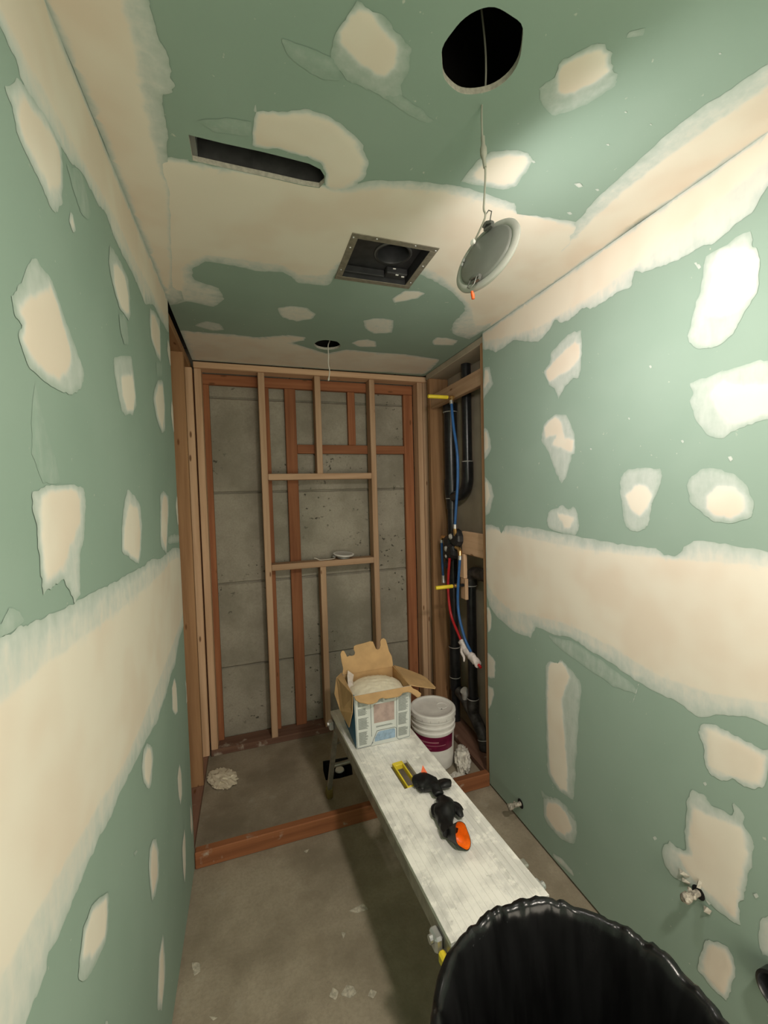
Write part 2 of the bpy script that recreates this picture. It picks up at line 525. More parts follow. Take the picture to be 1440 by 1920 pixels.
tag(MB().box((-0.42, YF, -0.02), (-0.392, 2.95, 2.80)).build('wall_left_backing', M['brown_z']), 'brown sheathing closing the back of the stud bay', 'wall', kind='structure')
tag(MB().box((1.352, YF, -0.02), (1.38, 2.95, 2.80)).build('wall_right_backing', M['panel']), 'grey-brown panel closing the back of the plumbing bay', 'wall', kind='structure')
tag(MB().box((-0.42, YF - 0.03, 2.74), (1.38, 2.95, 2.77)).build('ceiling_deck', M['deck']), 'shade-blackened deck boards above the drywall ceiling', 'ceiling', kind='structure')

# poured concrete wall, one slab for each lift of the formwork
wall_back = empty('wall_back', (0.45, YW, 0), 'grey formed concrete wall in wide horizontal lifts behind the studs', 'wall', kind='structure')
lifts = [-0.05, 0.498, 1.054, 1.650, 2.259, 2.80]
for i in range(5):
    mb = MB()
    off = (0.004, 0.0, 0.005, 0.001, 0.006)[i]
    nx = 44
    z0, z1 = lifts[i] + 0.002, lifts[i + 1] - 0.002
    rows = []
    for (dz, dy) in ((0.0, 0.010), (0.007, 0.0), (0.5, 0.0), (-0.007, 0.0), (0.0, 0.010)):
        z = z0 + dz if dy or dz == 0.007 else (z1 + dz if dz < 0 else (z0 + z1) / 2)
        rows.append([z, dy])
    rows[0][0], rows[4][0] = z0, z1
    vv = []
    for z, dy in rows:
        for k in range(nx + 1):
            x = -0.40 + 1.75 * k / nx
            w = 0.006 * noise.noise((x * 9, z * 2, i * 3.1))
            edge = 0.003 * noise.noise((x * 25, i * 7.7, z))
            vv.append((x, YW + off + dy + abs(w) * (1 if dy else 0), z + (edge if dy == 0 and z not in ((z0 + z1) / 2,) else edge * 0.5)))
    ff = [(r * (nx + 1) + k, r * (nx + 1) + k + 1, (r + 1) * (nx + 1) + k + 1, (r + 1) * (nx + 1) + k) for r in range(4) for k in range(nx)]
    mb.add(vv, ff)
    mb.box((-0.42, YW + 0.018, z0 - 0.002), (1.38, YW + 0.09, z1 + 0.002))
    mb.build('concrete_lift', M['concrete'], wall_back)

# ------------------------------------------------------------------ joint compound: real thin coats on the boards
PATCHES = [
('L',0.72,[(0.667,2.436),(0.842,2.439),(1.594,2.453),(1.917,2.444),(1.902,2.3),(1.728,2.285),(1.613,2.288),(1.486,2.233),(1.422,2.244),(1.351,2.252),(1.238,2.252),(1.169,2.258),(1.125,2.274),(1.059,2.26),(1.016,2.261),(0.97,2.26),(0.916,2.237),(0.877,2.235),(0.846,2.23),(0.799,2.221),(0.766,2.22),(0.74,2.223),(0.731,2.238),(0.711,2.237),(0.692,2.242),(0.624,2.213),(0.549,2.194)],[(0.667,2.436),(0.842,2.439),(1.594,2.453),(1.917,2.444),(1.879,2.342),(1.646,2.321),(1.526,2.318),(1.391,2.306),(1.258,2.311),(1.13,2.307),(1.027,2.293),(0.942,2.28),(0.873,2.275),(0.814,2.271),(0.763,2.263),(0.72,2.264),(0.648,2.252),(0.575,2.238)]),
('L',0.62,[(0.727,2.207),(0.698,2.167),(0.71,2.156),(0.718,2.131),(0.745,2.116),(0.776,2.112),(0.8,2.097),(0.823,2.091),(0.838,2.099),(0.867,2.133),(0.876,2.193),(0.871,2.234),(0.847,2.237),(0.792,2.235),(0.75,2.217)],[(0.74,2.197),(0.719,2.16),(0.73,2.137),(0.762,2.129),(0.798,2.124),(0.815,2.117),(0.864,2.158),(0.871,2.208),(0.845,2.227),(0.789,2.213)]),
('L',0.22,[(0.897,2.218),(0.917,2.195),(0.952,2.174),(0.985,2.178),(1.013,2.208),(0.99,2.245),(0.964,2.258)],None),
('L',0.75,[(0.899,2.138),(0.892,2.117),(0.907,2.107),(0.921,2.119),(0.911,2.14)],None),
('L',0.5,[(0.738,1.969),(0.703,1.917),(0.675,1.887),(0.679,1.868),(0.695,1.857),(0.687,1.84),(0.713,1.805),(0.777,1.795),(0.843,1.798),(0.885,1.813),(0.914,1.84),(0.918,1.865),(0.885,1.893),(0.836,1.938),(0.81,1.965),(0.766,1.972),(0.755,1.977)],[(0.794,1.96),(0.711,1.903),(0.689,1.876),(0.701,1.863),(0.693,1.838),(0.722,1.815),(0.761,1.807),(0.808,1.811),(0.855,1.847),(0.864,1.877),(0.825,1.934)]),
('L',0.5,[(1.133,2.21),(1.118,2.168),(1.138,2.129),(1.182,2.093),(1.267,2.095),(1.292,2.119),(1.296,2.163),(1.289,2.21),(1.219,2.221),(1.154,2.218)],[(1.147,2.177),(1.15,2.129),(1.2,2.094),(1.275,2.109),(1.28,2.163),(1.248,2.203),(1.184,2.199)]),
('L',0.25,[(1.178,2.072),(1.184,2.036),(1.212,2.013),(1.254,2.027),(1.253,2.075),(1.227,2.092)],None),
('L',0.55,[(1.123,1.953),(1.114,1.923),(1.127,1.884),(1.16,1.834),(1.191,1.83),(1.259,1.843),(1.304,1.878),(1.307,1.922),(1.286,1.982),(1.275,2.004)],[(1.167,1.92),(1.168,1.875),(1.208,1.841),(1.272,1.854),(1.298,1.906),(1.276,1.957)]),
('L',0.6,[(1.556,2.25),(1.538,2.204),(1.548,2.148),(1.624,2.12),(1.696,2.119),(1.716,2.199),(1.716,2.276),(1.634,2.27)],[(1.568,2.234),(1.55,2.157),(1.636,2.133),(1.691,2.137),(1.706,2.234),(1.63,2.256)]),
('L',0.2,[(1.608,2.088),(1.615,2.044),(1.714,2.072),(1.716,2.121)],None),
('L',0.6,[(1.64,2.038),(1.569,1.996),(1.535,1.953),(1.562,1.897),(1.649,1.853),(1.714,1.876),(1.738,1.97),(1.719,2.054)],[(1.636,2.022),(1.56,1.959),(1.589,1.902),(1.663,1.868),(1.722,1.946),(1.705,2.036)]),
('L',0.8,[(1.869,2.264),(1.845,2.213),(1.889,2.164),(1.93,2.178),(1.912,2.247)],None),
('L',0.8,[(1.887,2.023),(1.858,1.963),(1.9,1.89),(1.948,1.924),(1.917,1.996)],None),
('L',0.6,[(0.698,1.628),(0.722,1.637),(0.756,1.641),(0.859,1.644),(0.887,1.635),(0.888,1.605),(0.876,1.557),(0.854,1.53),(0.845,1.503),(0.84,1.471),(0.842,1.452),(0.814,1.445),(0.799,1.466),(0.779,1.492),(0.744,1.487),(0.71,1.484),(0.705,1.51),(0.702,1.571),(0.698,1.609)],[(0.72,1.624),(0.747,1.636),(0.847,1.639),(0.863,1.62),(0.856,1.577),(0.829,1.552),(0.798,1.528),(0.775,1.506),(0.72,1.499),(0.713,1.532),(0.71,1.586)]),
('L',0.16,[(0.725,1.786),(0.751,1.729),(0.772,1.691),(0.794,1.646),(0.731,1.643),(0.705,1.684),(0.709,1.737)],None),
('L',0.6,[(1.169,1.639),(1.134,1.6),(1.108,1.55),(1.097,1.495),(1.147,1.475),(1.243,1.445),(1.273,1.48),(1.297,1.537),(1.292,1.597),(1.237,1.626),(1.193,1.639)],[(1.172,1.606),(1.125,1.549),(1.111,1.497),(1.239,1.453),(1.277,1.524),(1.257,1.595)]),
('L',0.6,[(1.616,1.646),(1.566,1.627),(1.553,1.573),(1.533,1.494),(1.541,1.457),(1.626,1.422),(1.665,1.492),(1.706,1.568),(1.712,1.628)],[(1.622,1.631),(1.575,1.591),(1.55,1.492),(1.621,1.438),(1.685,1.569),(1.679,1.624)]),
('L',0.8,[(1.903,1.629),(1.864,1.585),(1.893,1.506),(1.955,1.525),(1.937,1.606)],None),
('L',0.45,[(1.671,1.475),(1.656,1.457),(1.899,1.432),(1.908,1.465),(1.749,1.48)],None),
('L',0.68,[(0.475,1.46),(0.525,1.456),(0.599,1.453),(0.629,1.455),(0.661,1.452),(0.697,1.451),(0.776,1.444),(0.879,1.444),(0.982,1.439),(1.074,1.436),(1.163,1.436),(1.298,1.429),(1.365,1.437),(1.515,1.419),(1.657,1.424),(1.769,1.427),(1.931,1.401),(1.946,1.26),(1.951,1.083),(1.786,1.056),(1.683,0.999),(1.594,0.996),(1.539,0.981),(1.471,0.967),(1.403,0.966),(1.36,0.951),(1.26,0.969),(1.173,0.976),(1.052,0.986),(0.973,0.992),(0.937,0.985),(0.875,0.995),(0.821,0.995),(0.784,0.995),(0.751,0.99),(0.714,0.987),(0.696,0.986),(0.66,0.993),(0.651,0.981),(0.628,0.977),(0.601,0.975),(0.581,0.967),(0.532,0.96),(0.43,1.008)],[(0.469,1.39),(0.592,1.385),(0.73,1.385),(0.97,1.373),(1.422,1.371),(1.701,1.388),(1.921,1.368),(1.954,1.141),(1.734,1.094),(1.425,1.057),(1.264,1.042),(1.048,1.029),(0.843,1.055),(0.743,1.066),(0.63,1.075),(0.573,1.081),(0.439,1.091)]),
('L',0.3,[(0.602,1.471),(0.62,1.486),(0.644,1.473),(0.655,1.459),(0.611,1.455),(0.584,1.458),(0.581,1.477)],None),
('L',0.85,[(1.66,0.958),(1.601,0.944),(1.591,0.872),(1.634,0.83),(1.688,0.813),(1.691,0.904)],None),
('L',0.8,[(1.891,0.849),(1.901,0.786),(1.888,0.746),(1.936,0.746),(1.925,0.81)],None),
('L',0.6,[(1.227,0.961),(1.193,0.964),(1.163,0.933),(1.171,0.893),(1.218,0.839),(1.249,0.833),(1.287,0.885),(1.276,0.922)],[(1.231,0.949),(1.194,0.942),(1.183,0.892),(1.22,0.845),(1.266,0.882),(1.262,0.923)]),
('L',0.8,[(1.668,0.622),(1.614,0.603),(1.619,0.539),(1.65,0.481),(1.691,0.488),(1.702,0.565)],None),
('L',0.6,[(1.24,0.683),(1.198,0.692),(1.177,0.652),(1.191,0.551),(1.225,0.533),(1.277,0.546),(1.29,0.599),(1.268,0.657)],[(1.238,0.671),(1.205,0.671),(1.189,0.627),(1.204,0.554),(1.26,0.562),(1.272,0.614)]),
('L',0.8,[(1.699,0.345),(1.639,0.321),(1.634,0.223),(1.657,0.17),(1.697,0.208),(1.713,0.302)],None),
('L',0.5,[(0.884,0.87),(0.808,0.915),(0.772,0.914),(0.752,0.882),(0.742,0.862),(0.766,0.829),(0.816,0.805),(0.857,0.795),(0.879,0.803),(0.889,0.846)],[(0.878,0.868),(0.812,0.907),(0.777,0.904),(0.759,0.874),(0.795,0.835),(0.858,0.804),(0.878,0.835)]),
('L',0.65,[(1.29,0.357),(1.237,0.351),(1.203,0.298),(1.187,0.257),(1.234,0.193),(1.286,0.216),(1.302,0.279)],[(1.28,0.344),(1.24,0.333),(1.208,0.261),(1.238,0.209),(1.277,0.242)]),
('L',0.8,[(1.857,0.324),(1.845,0.24),(1.875,0.181),(1.905,0.217),(1.881,0.295)],None),
('L',0.6,[(0.84,0.664),(0.824,0.639),(0.853,0.6),(0.852,0.649)],None),
('L',0.5,[(1.06,0.796),(1.067,0.783),(1.089,0.775),(1.081,0.785)],None),
('R',0.7,[(1.903,2.447),(1.372,2.439),(0.663,2.439),(0.551,2.438),(0.55,2.335),(0.661,2.315),(0.693,2.274),(0.728,2.27),(0.778,2.253),(0.818,2.262),(0.847,2.259),(0.885,2.262),(0.934,2.272),(0.986,2.284),(1.014,2.298),(1.024,2.261),(1.064,2.263),(1.116,2.261),(1.173,2.253),(1.23,2.278),(1.274,2.263),(1.33,2.265),(1.374,2.293),(1.405,2.263),(1.47,2.243),(1.558,2.275),(1.643,2.31),(1.697,2.304),(1.785,2.303),(1.846,2.337),(1.911,2.359)],[(1.903,2.447),(1.372,2.439),(0.663,2.439),(0.551,2.438),(0.55,2.384),(0.662,2.37),(0.792,2.351),(0.909,2.328),(1.034,2.316),(1.162,2.3),(1.315,2.3),(1.47,2.299),(1.654,2.333),(1.88,2.389)]),
('R',0.55,[(0.695,2.234),(0.798,2.229),(0.807,2.178),(0.825,2.108),(0.846,2.036),(0.831,2.001),(0.796,1.982),(0.769,1.98),(0.732,2.0),(0.708,2.038),(0.682,2.078),(0.675,2.138),(0.679,2.186),(0.693,2.198)],[(0.765,2.228),(0.788,2.196),(0.784,2.167),(0.801,2.083),(0.77,2.056),(0.732,2.054),(0.682,2.084),(0.676,2.138),(0.681,2.182),(0.71,2.205)]),
('R',0.55,[(1.236,2.199),(1.302,2.208),(1.391,2.172),(1.407,2.124),(1.439,2.111),(1.408,2.044),(1.377,2.023),(1.354,1.975),(1.318,2.015),(1.276,2.038),(1.25,2.031),(1.237,2.062),(1.231,2.139)],[(1.267,2.171),(1.346,2.147),(1.433,2.105),(1.408,2.053),(1.347,2.064),(1.29,2.068),(1.239,2.102),(1.238,2.151)]),
('R',0.55,[(1.379,1.916),(1.442,1.891),(1.46,1.826),(1.412,1.764),(1.381,1.696),(1.343,1.636),(1.307,1.681),(1.287,1.741),(1.271,1.75),(1.27,1.821),(1.314,1.904)],[(1.379,1.912),(1.443,1.879),(1.433,1.829),(1.373,1.829),(1.395,1.795),(1.321,1.765),(1.279,1.751),(1.273,1.801),(1.32,1.822),(1.34,1.884)]),
('R',0.5,[(0.838,1.9),(0.788,1.908),(0.701,1.914),(0.657,1.91),(0.596,1.885),(0.594,1.753),(0.655,1.77),(0.705,1.759),(0.761,1.737),(0.794,1.752),(0.823,1.8),(0.837,1.848),(0.83,1.876)],[(0.755,1.89),(0.788,1.866),(0.774,1.82),(0.742,1.772),(0.7,1.771),(0.655,1.783),(0.604,1.779),(0.605,1.839),(0.7,1.862),(0.73,1.872)]),
('R',0.5,[(1.038,1.673),(1.065,1.648),(1.069,1.604),(1.059,1.532),(1.044,1.479),(1.005,1.467),(0.967,1.492),(0.955,1.552),(0.944,1.577),(0.923,1.634),(0.927,1.669),(0.986,1.675)],[(1.024,1.612),(1.05,1.585),(1.034,1.541),(0.995,1.517),(0.967,1.543),(0.949,1.585),(0.967,1.615),(0.995,1.628)]),
('R',0.45,[(0.787,1.66),(0.829,1.645),(0.847,1.615),(0.836,1.569),(0.8,1.533),(0.772,1.515),(0.721,1.515),(0.685,1.531),(0.68,1.564),(0.698,1.611),(0.728,1.642)],[(0.766,1.616),(0.793,1.584),(0.797,1.548),(0.772,1.527),(0.727,1.522),(0.7,1.544),(0.7,1.584),(0.728,1.609)]),
('R',0.55,[(1.338,1.55),(1.415,1.52),(1.432,1.485),(1.416,1.452),(1.354,1.435),(1.268,1.436),(1.252,1.474),(1.259,1.525),(1.281,1.545),(1.309,1.534)],[(1.368,1.521),(1.353,1.489),(1.33,1.459),(1.295,1.461),(1.273,1.504)]),
('R',0.55,[(1.894,2.257),(1.914,2.096),(1.878,2.116),(1.813,2.153),(1.83,2.212),(1.844,2.248)],[(1.889,2.242),(1.902,2.149),(1.846,2.176),(1.854,2.235)]),
('R',0.6,[(1.908,1.941),(1.913,1.787),(1.872,1.797),(1.836,1.835),(1.854,1.905),(1.877,1.942)],[(1.903,1.927),(1.907,1.815),(1.86,1.843),(1.873,1.917)]),
('R',0.6,[(1.916,1.694),(1.916,1.489),(1.865,1.499),(1.823,1.588),(1.841,1.644),(1.885,1.681)],[(1.911,1.66),(1.91,1.518),(1.857,1.589),(1.875,1.659)]),
('R',0.68,[(1.918,1.431),(1.784,1.432),(1.762,1.401),(1.716,1.444),(1.518,1.445),(1.268,1.432),(1.097,1.423),(0.995,1.422),(0.94,1.423),(0.914,1.406),(0.873,1.409),(0.828,1.46),(0.745,1.457),(0.651,1.448),(0.536,1.439),(0.529,1.01),(0.646,1.018),(0.692,1.015),(0.754,0.99),(0.81,0.953),(0.871,0.97),(0.93,0.968),(1.014,0.974),(1.121,0.996),(1.218,1.01),(1.299,1.024),(1.39,1.006),(1.507,1.004),(1.545,0.944),(1.663,0.931),(1.82,0.966),(1.879,1.007),(1.917,1.099)],[(1.919,1.417),(1.519,1.398),(1.216,1.386),(0.923,1.397),(0.827,1.403),(0.651,1.415),(0.535,1.41),(0.53,1.081),(0.647,1.072),(0.782,1.036),(0.922,1.022),(1.098,1.052),(1.328,1.07),(1.682,1.03),(1.842,1.073),(1.916,1.158)]),
('R',0.3,[(1.422,0.991),(1.285,1.012),(1.144,0.987),(1.014,0.956),(1.008,0.928),(1.099,0.915),(1.245,0.938),(1.374,0.961)],None),
('R',0.8,[(0.999,0.97),(1.008,0.931),(1.022,0.892),(1.012,0.926)],None),
('R',0.8,[(1.879,0.993),(1.905,0.986),(1.898,0.857),(1.867,0.881),(1.86,0.955)],None),
('R',0.75,[(1.912,0.735),(1.921,0.604),(1.839,0.628),(1.831,0.722),(1.876,0.74)],None),
('R',0.75,[(1.917,0.556),(1.932,0.429),(1.894,0.439),(1.846,0.529),(1.855,0.569)],None),
('R',0.5,[(1.423,0.879),(1.447,0.847),(1.449,0.728),(1.445,0.491),(1.437,0.377),(1.382,0.343),(1.291,0.362),(1.276,0.504),(1.26,0.708),(1.246,0.853),(1.287,0.889),(1.33,0.904),(1.353,0.917),(1.372,0.892)],[(1.423,0.875),(1.442,0.731),(1.438,0.495),(1.423,0.386),(1.366,0.354),(1.32,0.375),(1.319,0.476),(1.333,0.603),(1.346,0.753),(1.301,0.861),(1.344,0.91)]),
('R',0.5,[(1.466,0.248),(1.467,0.161),(1.433,0.138),(1.353,0.144),(1.293,0.177),(1.27,0.245),(1.278,0.283),(1.336,0.307),(1.398,0.296)],[(1.449,0.236),(1.453,0.171),(1.4,0.153),(1.337,0.173),(1.292,0.238),(1.336,0.284),(1.398,0.279)]),
('R',0.3,[(1.49,0.267),(1.473,0.243),(1.367,0.272),(1.278,0.283),(1.283,0.305),(1.367,0.296),(1.448,0.272)],None),
('R',0.6,[(1.411,0.036),(1.402,0.02),(1.294,0.041),(1.3,0.059),(1.354,0.062)],None),
('R',0.7,[(0.803,0.937),(0.81,0.907),(0.795,0.876),(0.787,0.819),(0.773,0.805),(0.746,0.808),(0.721,0.83),(0.69,0.832),(0.655,0.852),(0.645,0.911),(0.635,0.958),(0.668,0.951),(0.703,0.952),(0.748,0.956),(0.774,0.952)],[(0.788,0.934),(0.781,0.831),(0.727,0.836),(0.661,0.859),(0.651,0.934),(0.715,0.938)]),
('R',0.6,[(0.823,0.729),(0.839,0.697),(0.846,0.585),(0.842,0.531),(0.869,0.516),(0.894,0.521),(0.917,0.476),(0.911,0.429),(0.877,0.416),(0.822,0.434),(0.764,0.434),(0.723,0.436),(0.698,0.447),(0.705,0.493),(0.687,0.554),(0.682,0.602),(0.671,0.683),(0.677,0.707),(0.695,0.728),(0.695,0.757),(0.716,0.766),(0.726,0.726),(0.773,0.721),(0.794,0.737)],[(0.823,0.676),(0.838,0.575),(0.83,0.533),(0.869,0.499),(0.822,0.459),(0.757,0.457),(0.705,0.456),(0.699,0.557),(0.682,0.659),(0.701,0.716),(0.766,0.696)]),
('R',0.7,[(0.784,0.311),(0.756,0.341),(0.729,0.354),(0.709,0.316),(0.719,0.236),(0.732,0.197),(0.776,0.192),(0.805,0.198),(0.802,0.25)],[(0.777,0.307),(0.736,0.34),(0.716,0.308),(0.735,0.209),(0.793,0.211)]),
('R',0.6,[(0.652,0.517),(0.662,0.463),(0.65,0.419),(0.618,0.455),(0.619,0.55)],None),
('R',0.85,[(0.825,2.22),(0.816,2.218),(0.811,2.207),(0.818,2.205)],None),
('R',0.85,[(0.83,2.228),(0.824,2.227),(0.821,2.22),(0.825,2.219)],None),
('R',0.85,[(0.741,1.686),(0.733,1.688),(0.729,1.679),(0.735,1.674)],None),
('R',0.85,[(0.864,1.745),(0.858,1.746),(0.855,1.74),(0.859,1.737)],None),
('R',0.85,[(0.964,1.988),(0.957,1.988),(0.954,1.981),(0.959,1.979)],None),
('R',0.85,[(1.038,1.842),(1.033,1.842),(1.03,1.837),(1.034,1.835)],None),
('R',0.85,[(1.198,1.76),(1.192,1.761),(1.188,1.756),(1.193,1.754)],None),
('R',0.85,[(0.797,0.77),(0.79,0.777),(0.786,0.772),(0.791,0.764)],None),
('R',0.85,[(0.949,0.485),(0.94,0.496),(0.934,0.492),(0.942,0.48)],None),
('R',0.85,[(0.694,0.605),(0.686,0.614),(0.682,0.61),(0.688,0.598)],None),
('R',0.85,[(0.788,0.433),(0.775,0.45),(0.768,0.444),(0.778,0.425)],None),
('R',0.85,[(0.672,0.559),(0.664,0.569),(0.66,0.564),(0.666,0.553)],None),
('C',0.62,[(-0.288,0.67),(-0.287,0.843),(-0.285,1.179),(-0.289,1.777),(-0.292,1.969),(-0.223,1.901),(-0.225,1.72),(-0.184,1.447),(-0.154,1.25),(-0.156,1.128),(-0.143,1.06),(-0.139,1.005),(-0.135,0.967),(-0.116,0.952),(-0.109,0.936),(-0.112,0.916),(-0.11,0.889),(-0.112,0.87),(-0.122,0.855),(-0.123,0.821),(-0.122,0.792),(-0.115,0.747),(-0.092,0.61)],[(-0.288,0.67),(-0.287,0.843),(-0.285,1.179),(-0.289,1.777),(-0.29,1.909),(-0.244,1.725),(-0.203,1.453),(-0.174,1.256),(-0.176,1.13),(-0.174,1.055),(-0.172,0.99),(-0.167,0.922),(-0.161,0.871),(-0.166,0.821),(-0.16,0.761),(-0.137,0.623)]),
('C',0.68,[(-0.285,1.179),(-0.166,1.137),(-0.109,1.124),(-0.103,1.13),(0.05,1.124),(0.212,1.115),(0.242,1.12),(0.344,1.063),(0.454,1.035),(0.527,1.024),(0.587,1.016),(0.694,1.027),(0.759,1.031),(0.794,1.067),(0.921,1.056),(1.025,1.054),(1.165,1.281),(1.178,1.78),(1.169,1.997),(1.039,1.946),(0.981,1.824),(0.973,1.705),(0.933,1.634),(0.822,1.546),(0.723,1.49),(0.654,1.46),(0.537,1.435),(0.351,1.487),(0.329,1.63),(0.216,1.64),(0.182,1.601),(0.151,1.579),(0.057,1.597),(-0.016,1.581),(-0.112,1.58),(-0.162,1.646),(-0.162,1.722),(-0.08,1.763),(-0.065,1.85),(-0.113,1.937),(-0.215,1.914),(-0.288,1.968),(-0.289,1.777)],[(-0.285,1.179),(-0.167,1.144),(-0.103,1.132),(0.05,1.126),(0.212,1.117),(0.272,1.128),(0.379,1.08),(0.522,1.047),(0.656,1.049),(0.772,1.061),(1.014,1.068),(1.145,1.287),(1.161,1.778),(1.101,1.826),(0.956,1.628),(0.741,1.456),(0.606,1.399),(0.343,1.454),(0.305,1.556),(0.209,1.582),(0.147,1.536),(-0.014,1.536),(-0.108,1.539),(-0.187,1.635),(-0.209,1.797),(-0.277,1.906),(-0.289,1.777)]),
('C',0.72,[(0.047,0.931),(0.045,0.95),(0.101,0.931),(0.155,0.911),(0.215,0.92),(0.272,0.952),(0.313,1.004),(0.32,1.055),(0.298,1.11),(0.246,1.143),(0.228,1.134),(0.22,1.075),(0.203,1.045),(0.16,1.035),(0.097,1.035),(0.039,1.039)],[(0.049,0.947),(0.102,0.939),(0.157,0.92),(0.215,0.929),(0.264,0.961),(0.3,1.008),(0.305,1.059),(0.269,1.112),(0.228,1.12),(0.222,1.074),(0.204,1.041),(0.16,1.034),(0.097,1.033),(0.041,1.035)]),
('C',0.62,[(1.023,0.422),(1.017,0.471),(1.005,0.56),(0.988,0.615),(0.973,0.669),(0.965,0.749),(0.972,0.866),(0.974,0.946),(0.996,1.039),(0.997,1.144),(1.111,1.535),(1.184,1.888),(1.196,1.374),(1.196,0.664),(1.196,0.552),(1.198,0.491)],[(1.067,0.439),(1.07,0.495),(1.057,0.588),(1.039,0.69),(1.026,0.796),(1.023,0.911),(1.033,1.024),(1.058,1.188),(1.111,1.535),(1.184,1.888),(1.196,1.374),(1.196,0.664),(1.196,0.552),(1.198,0.491)]),
('C',0.36,[(0.206,0.697),(0.186,0.731),(0.176,0.77),(0.18,0.797),(0.204,0.816),(0.229,0.83),(0.275,0.833),(0.327,0.848),(0.337,0.827),(0.326,0.812),(0.328,0.773),(0.319,0.736),(0.291,0.721),(0.249,0.7)],[(0.206,0.698),(0.196,0.713),(0.181,0.746),(0.181,0.754),(0.195,0.773),(0.242,0.794),(0.266,0.803),(0.288,0.802),(0.308,0.779),(0.299,0.737),(0.278,0.725),(0.235,0.7),(0.219,0.695)]),
('C',0.25,[(0.317,0.821),(0.273,0.828),(0.355,0.858),(0.41,0.869),(0.421,0.859),(0.386,0.843),(0.344,0.83)],None),
('C',0.18,[(0.09,0.788),(0.097,0.808),(0.123,0.824),(0.166,0.838),(0.208,0.831),(0.185,0.796),(0.139,0.79)],None),
('C',0.16,[(-0.074,1.005),(-0.044,1.024),(0.034,1.015),(0.036,0.977),(-0.019,0.982)],None),
('C',0.4,[(0.6,0.731),(0.629,0.758),(0.677,0.774),(0.723,0.73),(0.75,0.68),(0.741,0.666),(0.715,0.657),(0.683,0.631),(0.663,0.625),(0.641,0.634),(0.606,0.669),(0.616,0.703)],[(0.606,0.679),(0.62,0.707),(0.642,0.73),(0.666,0.729),(0.702,0.694),(0.717,0.662),(0.683,0.634),(0.662,0.629),(0.643,0.638)]),
('C',0.4,[(0.689,0.596),(0.692,0.605),(0.718,0.593),(0.711,0.583)],None),
('C',0.55,[(0.57,1.001),(0.572,0.937),(0.593,0.897),(0.626,0.879),(0.682,0.871),(0.71,0.888),(0.721,0.967),(0.705,0.992),(0.643,1.0)],[(0.588,0.977),(0.592,0.931),(0.612,0.903),(0.639,0.887),(0.686,0.881),(0.702,0.894),(0.709,0.961),(0.69,0.983),(0.636,0.988)]),
('C',0.7,[(0.151,1.883),(0.181,1.971),(0.244,1.996),(0.313,1.954),(0.321,1.893),(0.274,1.845),(0.205,1.843)],None),
('C',0.8,[(0.609,1.669),(0.632,1.698),(0.708,1.643),(0.725,1.591),(0.692,1.576),(0.639,1.591)],None),
('C',0.7,[(0.55,1.905),(0.583,1.993),(0.641,2.048),(0.729,2.011),(0.688,1.869),(0.611,1.864)],None),
('C',0.75,[(0.566,2.204),(0.623,2.248),(0.71,2.226),(0.684,2.151),(0.636,2.131),(0.588,2.151)],None),
('C',0.75,[(0.984,2.075),(1.022,2.124),(1.126,2.098),(1.114,2.027),(1.031,2.008),(0.983,2.02)],None),
('C',0.6,[(-0.213,2.164),(-0.134,2.21),(-0.083,2.184),(-0.099,2.116),(-0.16,2.101)],None),
('C',0.85,[(-0.289,2.25),(-0.21,2.243),(-0.036,2.234),(0.068,2.244),(0.146,2.209),(0.223,2.175),(0.31,2.183),(0.311,2.228),(0.26,2.28),(0.38,2.351),(0.46,2.395),(0.56,2.307),(0.72,2.313),(0.916,2.302),(1.064,2.325),(1.159,2.343),(1.184,2.49),(1.172,2.665),(-0.258,2.713),(-0.288,2.605)],None),
('C',0.85,[(0.817,0.72),(0.821,0.718),(0.825,0.72),(0.823,0.721)],None),
('C',0.85,[(0.849,0.798),(0.854,0.795),(0.859,0.798),(0.857,0.8)],None),
('C',0.85,[(0.9,0.727),(0.903,0.725),(0.908,0.727),(0.906,0.728)],None),
('C',0.85,[(0.87,0.922),(0.883,0.915),(0.9,0.923),(0.892,0.93)],None),
('C',0.85,[(0.942,0.923),(0.949,0.919),(0.958,0.923),(0.954,0.927)],None),
('C',0.85,[(0.936,1.022),(0.944,1.017),(0.957,1.023),(0.952,1.028)],None),
('C',0.85,[(0.887,0.574),(0.89,0.572),(0.894,0.573),(0.892,0.575)],None),
('C',0.85,[(0.707,0.891),(0.713,0.888),(0.72,0.892),(0.716,0.895)],None),
('F',0.4,[(0.243,1.269),(0.221,1.25),(0.243,1.232),(0.268,1.238),(0.262,1.259)],None),
('F',0.4,[(0.315,1.232),(0.301,1.218),(0.316,1.206),(0.331,1.219)],None),
('F',0.25,[(0.199,1.278),(0.184,1.259),(0.202,1.241),(0.213,1.261)],None),
('F',0.3,[(0.308,1.502),(0.331,1.485),(0.378,1.484),(0.364,1.511)],None),
('F',0.35,[(-0.252,1.514),(-0.239,1.468),(-0.22,1.474),(-0.227,1.503)],None),
('F',0.4,[(-0.181,1.333),(-0.168,1.317),(-0.156,1.321)],None),
('F',0.5,[(0.262,1.436),(0.264,1.412),(0.276,1.428)],None),
('F',0.6,[(0.175,1.834),(0.185,1.819),(0.2,1.837)],None),
]
LIMITS = {'L': ((YF + 0.01, YCL - 0.001), (0.014, H - 0.0002)), 'R': ((YF + 0.01, YCR - 0.001), (0.018, H - 0.0002)),
          'C': ((XL + 0.0002, XR - 0.0002), (YF + 0.01, 2.698)), 'F': ((XL, XR), (YF, 2.8))}
PARENTS = {'L': wall_left, 'R': wall_right, 'C': ceiling, 'F': floor}
def ss(t):
    t = np.clip(t, 0, 1)
    return t * t * (3 - 2 * t)

